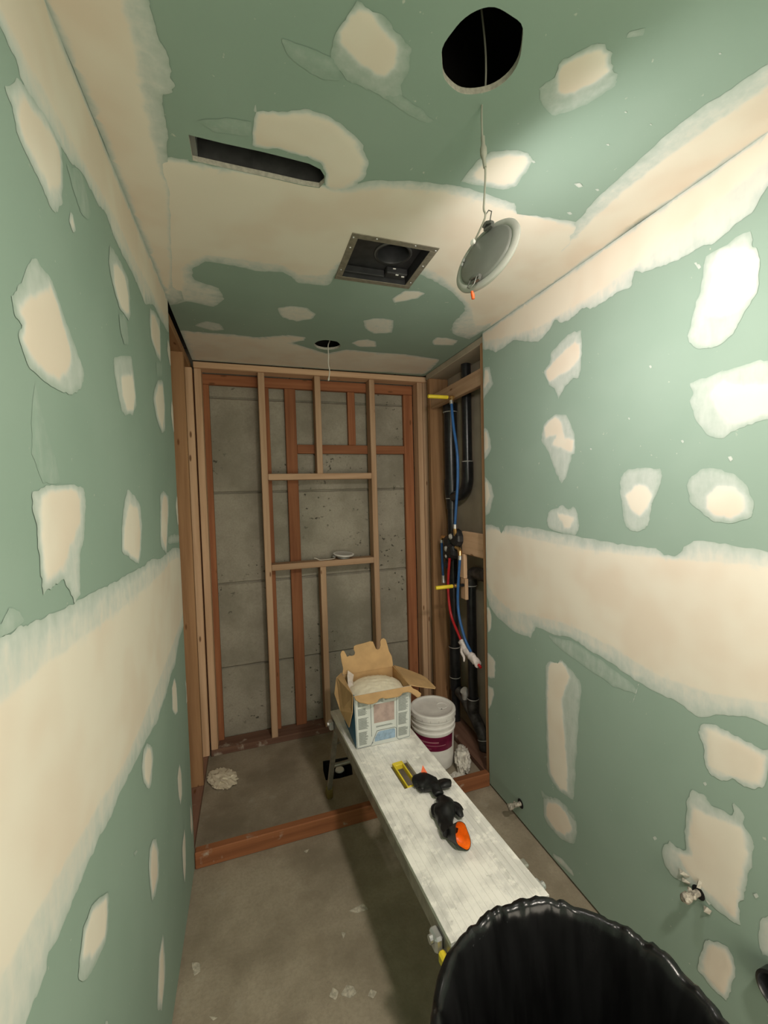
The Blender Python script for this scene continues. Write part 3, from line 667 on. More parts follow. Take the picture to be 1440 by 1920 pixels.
def rough_edge(pts, amp, seed):
    P_ = catmull(pts, True, 6)
    A_ = [np.array(p, float) for p in pts]
    L_ = [A_[i] + (A_[(i + 1) % len(A_)] - A_[i]) * (j / 6) for i in range(len(A_)) for j in range(6)]
    P_ = [0.3 * a_ + 0.7 * b_ for a_, b_ in zip(P_, L_)]
    out = []
    n = len(P_)
    for i, p in enumerate(P_):
        t = P_[(i + 1) % n] - P_[i - 1]
        l = np.hypot(*t)
        if l < 1e-7:
            out.append(p)
            continue
        nn = np.array([-t[1], t[0]]) / l
        out.append(p + nn * amp * (noise.noise((p[0] * 45, p[1] * 45, seed)) + 0.6 * noise.noise((p[0] * 140, p[1] * 140, seed + 9))))
    return np.array(out)

for k, (pl, lvl, halo, core) in enumerate(PATCHES):
    (a0, a1), (b0, b1) = LIMITS[pl]
    clampf = lambda q: np.stack([np.clip(q[:, 0], a0, a1), np.clip(q[:, 1], b0, b1)], 1)
    size = max(np.ptp([h[0] for h in halo]), np.ptp([h[1] for h in halo]))
    amp = min(0.0055, size * 0.035)
    hp = clampf(rough_edge(halo, amp, k))
    cp = clampf(rough_edge(core, amp * 0.8, k + 50)) if core else None
    area = 0.5 * abs(np.dot(hp[:, 0], np.roll(hp[:, 1], 1)) - np.dot(hp[:, 1], np.roll(hp[:, 0], 1)))
    step = min(0.035, max(0.005, math.sqrt(area) / 16))
    pts = list(map(tuple, hp))
    loops = [list(range(len(hp)))]
    if cp is not None:
        loops.append(list(range(len(pts), len(pts) + len(cp))))
        pts += list(map(tuple, cp))
    holes = []
    if pl == 'C':
        for h in HOLES:
            if (h[:, 0].max() > hp[:, 0].min() and h[:, 0].min() < hp[:, 0].max() and h[:, 1].max() > hp[:, 1].min() and h[:, 1].min() < hp[:, 1].max()):
                holes.append(h)
                loops.append(list(range(len(pts), len(pts) + len(h))))
                pts += list(map(tuple, h))
    gx = np.arange(hp[:, 0].min(), hp[:, 0].max(), step)
    gy = np.arange(hp[:, 1].min(), hp[:, 1].max(), step)
    if len(gx) and len(gy):
        g = np.stack(np.meshgrid(gx, gy), -1).reshape(-1, 2)
        rs = np.random.RandomState(k)
        g = g + rs.uniform(-0.3, 0.3, g.shape) * step
        g = g[inside(g, hp)]
        if len(g):
            g = g[dist_to(g, hp) > step * 0.4]
        pts += list(map(tuple, g))
    # rings a little way in from each edge carry the feathering
    for ring, d in ((hp, min(0.006, step)),) + (((cp, 0.012), (cp, -0.008)) if cp is not None else ()):
        nx_ = np.roll(ring, -1, 0) - np.roll(ring, 1, 0)
        ln = np.maximum(np.hypot(nx_[:, 0], nx_[:, 1]), 1e-9)
        nn = np.stack([-nx_[:, 1], nx_[:, 0]], 1) / ln[:, None]
        sgn = np.sign(0.5 * (np.dot(ring[:, 0], np.roll(ring[:, 1], -1)) - np.dot(ring[:, 1], np.roll(ring[:, 0], -1))))
        q = (ring + nn * sgn * d)[::2]
        ok = inside(q, hp)
        if ok.any():
            q = q[ok]
            q = q[dist_to(q, ring) > abs(d) * 0.75]
            pts += list(map(tuple, q))
    def keep(c):
        kk = inside(c, hp)
        for h in holes:
            kk &= ~inside(c, h)
        return kk
    v2, f2 = cdt(pts, loops, keep)
    if not len(f2):
        continue
    dh = dist_to(v2, hp)
    cov = lvl * (0.62 + 0.38 * ss(dh / min(0.012, 2 * step)))
    thick = 0.0003 + 0.0006 * ss(dh / 0.02)
    if cp is not None:
        dc = dist_to(v2, cp)
        ic = inside(v2, cp)
        sgnd = np.where(ic, dc, -dc)
        w = ss((sgnd + 0.006) / 0.022)
        cov = cov + (1.0 - cov) * w
        thick = thick + 0.0007 * w
    thick = thick + 0.00012 * (k % 7) + 0.0002
    if pl == 'L':
        P3 = np.stack([XL + thick, v2[:, 0], v2[:, 1]], 1)
    elif pl == 'R':
        P3 = np.stack([XR - thick, v2[:, 0], v2[:, 1]], 1)
    elif pl == 'C':
        P3 = np.stack([v2[:, 0], v2[:, 1], H - thick], 1)
    else:
        P3 = np.stack([v2[:, 0], v2[:, 1], thick], 1)
    used = np.unique(f2)
    remap = -np.ones(len(v2), int)
    remap[used] = np.arange(len(used))
    me = bpy.data.meshes.new('compound_patch')
    fl = remap[f2]
    n0 = np.cross(P3[f2[0][1]] - P3[f2[0][0]], P3[f2[0][2]] - P3[f2[0][0]])
    want = {'L': (1, 0, 0), 'R': (-1, 0, 0), 'C': (0, 0, -1), 'F': (0, 0, 1)}[pl]
    if np.dot(n0, want) < 0:
        fl = fl[:, ::-1]
    me.from_pydata(P3[used].tolist(), [], fl.tolist())
    at = me.attributes.new('cov', 'FLOAT', 'POINT')
    at.data.foreach_set('value', cov[used].astype(np.float32))
    me.polygons.foreach_set('use_smooth', [True] * len(me.polygons))
    me.materials.append(M['compound'] if pl != 'F' else M['crustpale'])
    ob = bpy.data.objects.new('compound_patch' if pl != 'F' else 'splatter', me)
    ob.parent = PARENTS[pl]
    C.objects.link(ob)

# ------------------------------------------------------------------ timber framing
def lumber(parent, name, a, b, kind, bev=0.003):
    d = [b[i] - a[i] for i in range(3)]
    ax = 'xyz'[d.index(max(d))]
    return MB().box(a, b, bev).build(name, M[kind + '_' + ax], parent)

fr = empty('niche_frame', (0.45, YB, 0), 'new pine stud frame with two-shelf niche opening before the concrete', 'wall framing')
ZB, ZT = 0.040, 2.400
lumber(fr, 'bottom_plate', (-0.287, YB, 0.0), (1.20, YW - 0.004, ZB), 'dusty')
lumber(fr, 'top_plate', (-0.286, YB - 0.012, ZT), (1.262, YB + 0.088, 2.437), 'pine')
for x0, x1, z0, z1 in ((-0.285, -0.245, 0.0405, ZT), (0.082, 0.122, ZB, ZT), (0.811, 0.849, ZB, ZT), (1.166, 1.204, ZB, ZT), (1.2065, 1.254, 0.0, ZT)):
    lumber(fr, 'stud', (x0, YB, z0), (x1, YB + 0.089, z1), 'pine')
lumber(fr, 'cripple_stud', (0.437, YB, 1.762), (0.476, YB + 0.089, ZT), 'pine')
lumber(fr, 'cripple_stud', (0.435, YB, ZB), (0.474, YB + 0.089, 1.137), 'pine')
lumber(fr, 'niche_header', (0.1225, YB, 1.722), (0.8105, YB + 0.089, 1.762), 'pine')
lumber(fr, 'niche_sill', (0.1225, YB, 1.137), (0.8105, YB + 0.089, 1.177), 'pine')

rr = empty('furring_frame', (0.45, 2.81, 0), 'old reddish timber strips set against the concrete behind the pine frame', 'wall framing')
Y0, Y1 = 2.811, 2.845
for x0, x1, z0, z1 in ((-0.30, -0.212, ZB + .001, 2.33), (0.10, 0.150, ZB + .001, 2.33), (0.250, 0.322, ZB + .001, 2.33), (1.094, 1.164, ZB + .001, 2.33), (0.678, 0.730, 1.962, 2.33)):
    lumber(rr, 'furring_strip', (x0, Y0, z0), (x1, Y1, z1), 'old')
lumber(rr, 'top_strip', (-0.30, Y0, 2.331), (1.165, Y1, 2.395), 'old')
lumber(rr, 'cross_strip', (0.3225, Y0, 1.902), (1.0935, Y1, 1.961), 'old')

lf = empty('side_bay_frame', (-0.34, 2.3, 0), 'brown studs, toned down for shade, in the open bay beside the drywall end', 'wall framing')
lumber(lf, 'bottom_plate', (-0.389, YCL - 0.04, 0.0), (-0.300, 2.86, 0.038), 'dusty')
lumber(lf, 'top_plate', (-0.389, YCL - 0.04, 2.39), (-0.3005, 2.84, 2.428), 'brown')
for y0, x1, k in ((YCL - 0.039, -0.3005, 'brown'), (2.400, -0.298, 'brown'), (2.668, -0.2895, 'pine')):
    lumber(lf, 'stud', (-0.389, y0, 0.0385), (x1, y0 + 0.038, 2.3895), k)
lumber(lf, 'blocking', (-0.389, 2.4385, 2.20), (-0.352, 2.6675, 2.289), 'brown')

rf = empty('plumbing_bay_frame', (1.25, 2.25, 0), 'brown studs and blocking around the exposed pipes', 'wall framing')
lumber(rf, 'bottom_plate', (1.208, 1.88, 0.0), (1.350, 2.66, 0.038), 'dusty')
MB().box((1.208, 1.88, 2.4), (1.350, 2.66, 2.438), 0.003).build('top_plate', M['panel'], rf)
lumber(rf, 'stud', (1.2005, 1.908, 0.0385), (1.350, 1.946, 2.3995), 'brown')
lumber(rf, 'stud', (1.208, 2.605, 0.0385), (1.350, 2.643, 2.3995), 'brown')
lumber(rf, 'upper_blocking', (1.216, 1.9465, 2.190), (1.252, 2.6045, 2.281), 'pine')
lumber(rf, 'valve_blocking', (1.230, 1.9465, 1.236), (1.256, 2.235, 1.374), 'pine', 0.005)
lumber(rf, 'spacer_block', (1.226, 2.205, 1.085), (1.250, 2.268, 1.2355), 'pine')
lumber(rf, 'spacer_block', (1.228, 2.195, 0.955), (1.250, 2.252, 1.0845), 'pine')

cu = empty('shower_curb', (0.45, 1.915, 0), 'low reddish timber curb across the shower opening', 'curb')
lumber(cu, 'curb_board', (XL + 0.002, 1.899, 0.0), (0.622, 1.937, 0.075), 'curb', 0.004)
lumber(cu, 'curb_board', (0.623, 1.899, 0.0), (1.1925, 1.937, 0.075), 'curb', 0.004)

# ------------------------------------------------------------------ above the ceiling
for i, y in enumerate((0.96, 1.74, 2.52)):
    tag(MB().box((-0.39, y, 2.4535), (1.35, y + 0.038, 2.739), 0.003).build('ceiling_joist', M['deck']), ('timber joist over the round lamp opening', 'timber joist just past the fan opening', 'timber joist over the far edge of the ceiling')[i], 'joist', kind='structure')  # joists share the blackened colour, so the openings look unlit
db = empty('supply_boot', (0.06, 1.09, H), 'dark sheet-metal duct boot inside the long ceiling slot', 'vent')
mb = MB()
mb.box((-0.110, 1.045, 2.4535), (-0.107, 1.137, 2.60)).box((0.226, 1.045, 2.4535), (0.229, 1.137, 2.60)).box((-0.110, 1.045, 2.4535), (0.229, 1.047, 2.60)).box((-0.110, 1.135, 2.4535), (0.229, 1.137, 2.60)).box((-0.110, 1.045, 2.60), (0.229, 1.137, 2.602))
mb.build('boot_shell', M['duct'], db)
MB().box((-0.1065, 1.050, 2.4535), (-0.086, 1.130, 2.56), 0.002).build('end_tab', M['lampbody'], db)

fan = empty('fan_housing', (0.493, 1.426, H), 'square bath fan housing with dull metal flange in the ceiling', 'exhaust fan')
for a, b in (((0.342, 1.284, H - 0.004), (0.645, 1.308, H - 0.0016)), ((0.342, 1.544, H - 0.004), (0.645, 1.568, H - 0.0016)), ((0.342, 1.308, H - 0.004), (0.366, 1.544, H - 0.0016)), ((0.620, 1.308, H - 0.004), (0.645, 1.544, H - 0.0016))):
    MB().box(a, b, 0.0008).build('flange_strip', M['fanflange'], fan)
mb = MB()
for a, b in (((0.3645, 1.3065, 2.437), (0.3665, 1.5455, 2.62)), ((0.6195, 1.3065, 2.437), (0.6215, 1.5455, 2.62)), ((0.3645, 1.3065, 2.437), (0.6215, 1.3085, 2.62)), ((0.3645, 1.5435, 2.437), (0.6215, 1.5455, 2.62)), ((0.3645, 1.3065, 2.62), (0.6215, 1.5455, 2.622))):
    mb.box(a, b)
mb.build('housing_shell', M['fanmetal'], fan)
FC = (0.527, 1.420)
hole_ = circle(FC[0], FC[1], 0.056, 40)
rect_ = [(0.368, 1.310), (0.618, 1.310), (0.618, 1.542), (0.368, 1.542)]
v2_, f2_ = cdt(rect_ + hole_, [[0, 1, 2, 3], list(range(4, 44))], lambda c: ~inside(c, np.array(hole_)))
pb = MB().add([(x, y, 2.478) for x, y in v2_] + [(x, y, 2.480) for x, y in v2_], [tuple(f) for f in f2_] + [tuple(int(k) + len(v2_) for k in f[::-1]) for f in f2_])
pb.build('inner_plate', M['fanmetal'], fan)
mt = Matrix.Translation((FC[0], FC[1], 2.478))
MB().lathe([(0.056, 0.06), (0.056, 0.001), (0.0585, -0.005), (0.064, -0.006), (0.0685, -0.003), (0.070, -0.0002)], mt, 44).build('duct_collar', M['fanmetal'], fan, 50)  # dark metal here also paints the shade inside the collar
MB().lathe([(0.064, -0.0062), (0.0665, -0.0056), (0.0685, -0.0032)], mt, 44).build('collar_lip', M['fanlip'], fan, 50)
MB().lathe([(0.0, 0.055), (0.0555, 0.055)], mt, 40).build('collar_damper', M['dark'], fan)  # damper blackened to stand for the dark inside the duct
MB().box((0.530, 1.500, 2.452), (0.615, 1.541, 2.4775), 0.004).build('wiring_box', M['fanmetal'], fan)
MB().box((0.372, 1.528, 2.450), (0.529, 1.542, 2.475), 0.002).build('mounting_rail', M['fanmetal'], fan)
for x, y in ((0.350, 1.305), (0.425, 1.293), (0.560, 1.293), (0.637, 1.300), (0.634, 1.40), (0.634, 1.520), (0.353, 1.36), (0.352, 1.50)):
    MB().lathe([(0.0, -0.0022), (0.003, -0.0016), (0.0036, 0.0)], Matrix.Translation((x, y, H - 0.004)), 10).build('screw', M['crimp'], fan, 60)
for x, y, z in ((0.572, 1.505, 2.4515), (0.598, 1.512, 2.4515), (0.560, 1.4995, 2.47)):
    MB().box((x - 0.006, y - 0.003, z - 0.003), (x + 0.006, y + 0.003, z), 0.001).build('terminal', M['white'], fan)

# ------------------------------------------------------------------ LED disc lamps
LAMP_C = Vector((0.506, 0.790, 2.122))
LAMP_N = Vector((0.89, 0.304, -0.338)).normalized()
lamp = empty('hanging_disc_lamp', LAMP_C, 'grey-backed LED disc lamp dangling by its cable from the big ceiling hole', 'lamp')
long_axis = (Vector((0, 0, 1)) - LAMP_N * LAMP_N.z).normalized()
mt = frame_mat(LAMP_C, -LAMP_N, long_axis)      # local z = back, local x = up along the disc
MB().lathe([(0.0, 0.0060), (0.061, 0.0060), (0.064, 0.0045), (0.067, 0.0)], mt, 56).build('back_plate', M['lampbody'], lamp, 40)
MB().lathe([(0.066, 0.0012), (0.070, 0.0030), (0.079, 0.0015), (0.0820, -0.001), (0.0820, -0.005), (0.0795, -0.0075), (0.075, -0.0080)], mt, 64).build('rim', M['lamprim'], lamp, 45)
dome = [(0.0755 * math.cos(a_), -0.0078 - 0.005 * math.sin(a_)) for a_ in [i * math.pi / 2 / 8 for i in range(8)]] + [(0.0, -0.0128)]
MB().lathe(dome, mt, 48).build('diffuser', M['emit'], lamp, 60)
for s in (1, -1):
    clip = MB()
    clip.box((s * 0.066 - 0.007, -0.012, 0.0068), (s * 0.066 + 0.007, 0.012, 0.0150), 0.002, mat=mt)
    co = clip.build('clip_bracket', M['clip'], lamp)
    sp = MB()
    sp.tube([mt @ Vector((s * 0.066, -0.011, 0.016)), mt @ Vector((s * 0.068, 0.0, 0.020)), mt @ Vector((s * 0.066, 0.011, 0.016))], 0.0035, 10)
    sp.tube([mt @ Vector((s * 0.066, 0.008, 0.018)), mt @ Vector((s * 0.090, 0.009, 0.021)), mt @ Vector((s * 0.098, 0.0, 0.022)), mt @ Vector((s * 0.090, -0.009, 0.021)), mt @ Vector((s * 0.066, -0.008, 0.018))], 0.0012, 8)
    sp.build('spring', M['clip'], co, 50)
tip = mt @ Vector((-0.086, 0.012, 0.004))
MB().tube([tip, tip + Vector((0.002, 0, -0.008)), tip + Vector((0.003, 0.0, -0.016))], [0.0028, 0.004, 0.0032], 12).build('wire_nut', M['orangenut'], lamp, 50)
lug = mt @ Vector((0.050, 0.040, 0.008))
MB().box((0.044, 0.034, 0.0066), (0.056, 0.046, 0.014), 0.002, mat=mt).build('cable_gland', M['white'], lamp)
for q in ((0.014, 0.060), (0.004, 0.062)):
    MB().box((q[0] - 0.004, q[1] - 0.003, 0.0066), (q[0] + 0.004, q[1] + 0.003, 0.011), 0.001, mat=mt).build('rivet', M['crimp'], lamp)
cab = [(0.470, 0.742, 2.60), (0.500, 0.770, 2.53), (0.512, 0.790, 2.475), (0.507, 0.797, 2.44), (0.507, 0.798, 2.385), (0.509, 0.798, 2.345), (0.513, 0.797, 2.308), (0.510, 0.796, 2.262), (0.505, 0.793, 2.222), (0.505, 0.789, 2.200), tuple(lug)]
MB().tube(catmull(cab, False, 5), 0.0021, 8).build('cable', M['cable'], lamp, 60)
MB().tube([(0.5085, 0.798, 2.376), (0.509, 0.798, 2.360), (0.5095, 0.798, 2.352), (0.510, 0.798, 2.338), (0.5105, 0.798, 2.330), (0.512, 0.797, 2.312)], [0.0042, 0.0042, 0.0072, 0.0072, 0.0042, 0.0036], 12).build('cable_connector', M['cable'], lamp, 40)

rear = empty('fill_disc_lamp', (0.60, -0.12, H), 'added fill disc lamp in the ceiling above the viewpoint, out of view', 'lamp')  # added only to lift the room's light, never in view
mt = frame_mat((0.60, -0.12, H), (0, 0, -1))
MB().lathe([(0.0, 0.001), (0.086, 0.001), (0.086, 0.006), (0.080, 0.010), (0.075, 0.010)], mt, 48).build('rim', M['lamprim'], rear, 45)
MB().lathe([(0.0752, 0.0098), (0.05, 0.0125), (0.0, 0.0135)], mt, 40).build('diffuser', M['emitfill'], rear, 60)

sill = empty('spare_disc_lamp', (0.604, 2.762, 1.178), 'small unlit LED disc lamp lying on the niche shelf', 'lamp')
mt = frame_mat((0.606, 2.765, 1.207), (0.06, -0.10, 1.0), (1, 0, 0))
MB().lathe([(0.0, -0.008), (0.062, -0.008), (0.068, -0.004), (0.072, 0.0), (0.072, 0.003), (0.066, 0.006), (0.061, 0.0055)], mt, 48).build('rim', M['white'], sill, 45)
MB().lathe([(0.061, 0.0055), (0.055, 0.0035), (0.0, 0.003)], mt, 48).build('lens', M['lens'], sill, 45)
MB().lathe([(0.0, -0.0235), (0.046, -0.0235), (0.046, -0.008)], mt, 32).build('driver_can', M['lampbody'], sill, 45)
MB().box((-0.082, -0.020, -0.018), (-0.058, 0.0, -0.004), 0.003, mat=mt).build('spring_clip', M['clip'], sill)
MB().tube(catmull([(0.545, 2.758, 1.186), (0.515, 2.750, 1.182), (0.47, 2.742, 1.182), (0.44, 2.745, 1.181), (0.415, 2.752, 1.193), (0.402, 2.755, 1.196)], False, 4), 0.0026, 8).build('cable', M['whitecable'], sill, 60)

tag(MB().tube(catmull([(0.49, 2.33, 2.739), (0.475, 2.31, 2.58), (0.462, 2.285, 2.48), (0.446, 2.262, 2.435), (0.446, 2.26, 2.38), (0.444, 2.262, 2.335), (0.450, 2.264, 2.30), (0.446, 2.262, 2.27), (0.441, 2.262, 2.245)], False, 5), [0.0028] * 35 + [0.0028, 0.003, 0.005, 0.005, 0.005, 0.004], 8).build('dangling_cable', M['whitecable'], None, 60, loc=(0.446, 2.262, 2.44)),
    'white cable dangling from the small round hole over the shower', 'cable')

# ------------------------------------------------------------------ drain and vent pipes in the bay
st = empty('vent_stack', (1.30, 2.45, 0.04), 'tall black drain stack with a curved branch behind the blue tube', 'pipe')
def ringed(parent, c, r, axis=(0, 0, 1), name='primer_ring'):
    MB().lathe([(r, -0.003), (r + 0.0022, -0.001), (r + 0.0022, 0.001), (r, 0.003)], frame_mat(c, axis), 28).build(name, M['glue'], parent, 60)
PX = 1.302
MB().tube([(PX, 2.490, 1.62), (PX, 2.490, 2.195)], 0.0445, 28).build('wide_pipe', M['abs'], st, 40)
MB().tube([(PX, 2.490, 2.150), (PX, 2.490, 2.196), (PX, 2.490, 2.205)], [0.0495, 0.0495, 0.046], 28).build('cap_fitting', M['abs'], st, 40)
MB().tube([(PX, 2.492, 0.04), (PX, 2.492, 1.56)], 0.0305, 24).build('lower_pipe', M['abs'], st, 40)
MB().tube([(PX, 2.491, 1.50), (PX, 2.491, 1.555), (PX, 2.491, 1.60), (PX, 2.490, 1.66), (PX, 2.490, 1.70)], [0.0375, 0.0385, 0.047, 0.050, 0.050], 28).build('reducer_fitting', M['abs'], st, 40)
MB().tube([(PX, 2.272, 1.73), (PX, 2.272, 2.399)], 0.0302, 24).build('branch_pipe', M['abs'], st, 40)
arc = [(PX, 2.272, 1.80), (PX, 2.272, 1.74)] + [(PX, 2.397 - 0.125 * math.cos(a_), 1.715 - 0.125 * math.sin(a_)) for a_ in [i * math.radians(72) / 8 for i in range(1, 9)]] + [(PX, 2.45, 1.582)]
MB().tube(arc, 0.036, 24).build('sweep_elbow', M['abs'], st, 40)
for c, r in (((PX, 2.272, 1.802), 0.0345), ((PX, 2.491, 1.572), 0.0415), ((PX, 2.490, 2.148), 0.0475)):
    ringed(st, c, r)
MB().tube([(PX, 2.492, 0.26), (PX, 2.492, 0.56)], 0.0375, 24).build('coupling', M['abs'], st, 40)
for z in (0.555, 0.345):
    ringed(st, (PX, 2.492, z), 0.0375)
dn = empty('branch_drain', (1.30, 2.22, 0.04), 'lower black drain pipe with elbow and dusty wye near the floor', 'pipe')
MB().tube([(1.306, 2.262, 0.235), (1.306, 2.262, 1.06)], 0.0300, 24).build('riser', M['abs'], dn, 40)
el = [(1.306, 2.262, 1.02), (1.306, 2.262, 1.05)] + [(1.306, 2.202 + 0.06 * math.cos(a_), 1.055 + 0.06 * math.sin(a_)) for a_ in [i * math.pi / 2 / 7 for i in range(1, 8)]] + [(1.306, 1.950, 1.115)]
MB().tube(el, 0.0365, 24).build('top_elbow', M['absdust'], dn, 40)
ringed(dn, (1.306, 2.262, 1.025), 0.0365)
wye = [(1.306, 2.44, 0.265), (1.306, 2.37, 0.248), (1.306, 2.29, 0.21), (1.306, 2.21, 0.165), (1.306, 2.145, 0.11), (1.306, 2.13, 0.045)]
MB().tube(catmull(wye, False, 4), 0.036, 22).build('wye_fitting', M['absdust'], dn, 40)
MB().tube([(1.306, 2.262, 0.20), (1.306, 2.262, 0.30)], 0.0365, 22).build('wye_socket', M['absdust'], dn, 40)
ringed(dn, (1.306, 2.262, 0.30), 0.0365)
ringed(dn, (1.306, 2.140, 0.10), 0.036, (0, 0.3, 1))
MB().tube([(1.306, 2.345, 0.262), (1.300, 2.345, 0.30), (1.285, 2.345, 0.318)], [0.030, 0.030, 0.026], 18).build('cleanout_plug', M['glue'], dn, 40)

# ------------------------------------------------------------------ water lines and shower valve
PXW = 1.185
def line(name, pts, mat, label, r=0.0085):
    p_ = catmull(pts, False, 6)
    o = MB().tube(p_, r, 14).build(name, mat, None, 60, loc=pts[0])
    return tag(o, label, 'water pipe')
line('blue_water_pipe', [(PXW, 2.249, 2.160), (PXW, 2.226, 2.010), (PXW, 2.187, 1.844), (PXW, 2.187, 1.684), (PXW, 2.213, 1.525), (PXW, 2.232, 1.412)], M['blue'], 'long blue water tube running from the shower elbow down to the valve')
line('blue_water_pipe', [(1.178, 2.164, 1.228), (1.178, 2.199, 1.002), (1.178, 2.191, 0.874), (1.184, 2.156, 0.775), (1.190, 2.128, 0.722), (1.195, 2.085, 0.680)], M['blue'], 'lower blue water tube curving down beside the red tube')
line('red_water_pipe', [(PXW, 2.311, 1.200), (PXW, 2.340, 1.012), (PXW, 2.311, 0.848), (PXW, 2.224, 0.755), (1.190, 2.160, 0.695), (1.198, 2.075, 0.655), (1.208, 2.000, 0.618)], M['red'], 'red water tube curving down from the valve to the white wrap')
line('blue_water_pipe', [(1.225, 2.500, 1.290), (1.225, 2.498, 1.16), (1.225, 2.488, 1.045)], M['blue'], 'short blue tube stub hanging off the side of the valve', 0.0085)
wr = MB()
wp = catmull([(PXW + 0.004, 2.180, 0.715), (1.190, 2.140, 0.680), (1.194, 2.100, 0.662), (1.200, 2.060, 0.645), (1.206, 2.020, 0.628)], False, 6)
wr.tube(wp, [0.022 + 0.006 * noise.noise((i * 0.9, 3.1, 0)) for i in range(len(wp))], 18)
for k, v in enumerate(wr.v):
    q = Vector(v)
    wr.v[k] = tuple(q + Vector((noise.noise(q * 60), noise.noise(q * 60 + Vector((9, 0, 0))), noise.noise(q * 60 + Vector((0, 9, 0))))) * 0.006)
wrap = empty('pipe_wrap', (1.195, 2.10, 0.66), 'white crumpled wrap around the lower ends of the red and blue tubes', 'wrap')
wr.build('wrap_sleeve', M['wrap'], wrap, 60)
t2 = MB().tube(catmull([(1.175, 2.150, 0.690), (1.170, 2.150, 0.660), (1.176, 2.135, 0.635), (1.172, 2.128, 0.610)], False, 4), [0.012, 0.010, 0.011, 0.009, 0.010, 0.009, 0.010, 0.009, 0.008, 0.007, 0.006, 0.005, 0.004], 12)
t2.build('loose_tail', M['wrap'], wrap, 60)

def nipple(loc_y, z, x0, x1, label):
    t = empty('test_nipple', (x1, loc_y, z), label, 'pipe fitting')
    MB().tube([(x0, loc_y, z), (x0 + 0.003, loc_y, z), (x1 - 0.022, loc_y, z)], [0.0095, 0.0112, 0.0112], 20).build('yellow_sleeve', M['yellow'], t, 40)
    MB().tube([(x1 - 0.022, loc_y, z), (x1 - 0.005, loc_y, z), (x1 - 0.005, loc_y, z), (x1 + 0.020, loc_y, z)], [0.0078, 0.0078, 0.012, 0.012], 18).build('threaded_end', M['brass'], t, 40)
    return t
nt1 = nipple(2.262, 2.189, 1.038, 1.190, 'yellow capped nipple pointing out from the upper blocking')
MB().tube([(1.195, 2.262, 2.192), (1.195, 2.258, 2.170), (PXW + 0.002, 2.251, 2.150)], [0.013, 0.0125, 0.0115], 18).build('elbow', M['brass'], nt1, 40)
MB().tube([(PXW, 2.250, 2.168), (PXW, 2.247, 2.146)], 0.0108, 18).build('crimp_ring', M['crimp'], nt1, 40)
nt2 = nipple(2.205, 1.047, 1.035, 1.168, 'yellow capped nipple crossing the red and blue tubes')
MB().tube([(1.165, 2.205, 1.047), (1.222, 2.205, 1.047)], 0.010, 16).build('stub_tee', M['abs'], nt2, 40)

va = empty('shower_valve', (1.21, 2.33, 1.16), 'black-covered shower mixing valve with brass ends between studs', 'valve')
mt = frame_mat((1.196, 2.262, 1.330), (-1, 0, 0))
MB().lathe([(0.0, 0.010), (0.040, 0.010), (0.052, 0.004), (0.056, -0.006), (0.058, -0.030), (0.0, -0.032)], mt, 10).build('plaster_guard', M['blackplastic'], va)
mt = frame_mat((1.190, 2.300, 1.245), (-1, 0, 0))
MB().lathe([(0.0, 0.016), (0.030, 0.016), (0.042, 0.006), (0.050, -0.012), (0.052, -0.040), (0.0, -0.040)], mt, 9).build('valve_body', M['blackplastic'], va)
MB().box((1.190, 2.330, 1.170), (1.235, 2.415, 1.330), 0.015).build('side_stop', M['blackplastic'], va)
MB().box((1.186, 2.360, 1.120), (1.215, 2.405, 1.175), 0.012).build('lower_stop', M['blackplastic'], va)
for c, s_ in (((1.180, 2.285, 1.338), 0.017), ((1.178, 2.345, 1.255), 0.016), ((1.184, 2.360, 1.205), 0.010)):
    b_ = bmesh.new()
    bmesh.ops.create_icosphere(b_, subdivisions=3, radius=1.0)
    mb = MB().add([Vector(c) + Vector((v.co.x * 0.6, v.co.y, v.co.z)) * s_ * (1 + 0.45 * noise.noise(v.co * 2.3 + Vector(c) * 9)) for v in b_.verts], [tuple(v.index for v in f.verts) for f in b_.faces])
    b_.free()
    mb.build('compound_smear', M['glue'], va, 60)
MB().tube([(PXW, 2.233, 1.418), (PXW, 2.233, 1.392)], 0.0112, 18).build('crimp_ring', M['crimp'], va, 40)
MB().tube([(PXW, 2.233, 1.395), (1.188, 2.236, 1.372), (1.195, 2.245, 1.350)], [0.010, 0.011, 0.012], 16).build('brass_inlet', M['brass'], va, 40)
MB().tube([(1.178, 2.163, 1.236), (1.178, 2.164, 1.212)], 0.0112, 18).build('crimp_ring', M['crimp'], va, 40)
MB().tube([(1.178, 2.163, 1.234), (1.182, 2.170, 1.255), (1.192, 2.200, 1.270), (1.196, 2.245, 1.275)], [0.010, 0.012, 0.012, 0.011], 16).build('brass_outlet', M['brass'], va, 40)
MB().tube([(1.225, 2.500, 1.300), (1.225, 2.500, 1.275)], 0.0112, 18).build('crimp_ring', M['crimp'], va, 40)
MB().tube([(1.225, 2.500, 1.296), (1.222, 2.480, 1.318), (1.215, 2.430, 1.318), (1.21, 2.40, 1.31)], 0.010, 16).build('side_elbow', M['brass'], va, 40)
MB().tube([(1.225, 2.488, 1.055), (1.225, 2.487, 1.028), (1.224, 2.480, 1.005)], [0.0112, 0.0112, 0.014], 18).build('end_plug', M['crimp'], va, 40)

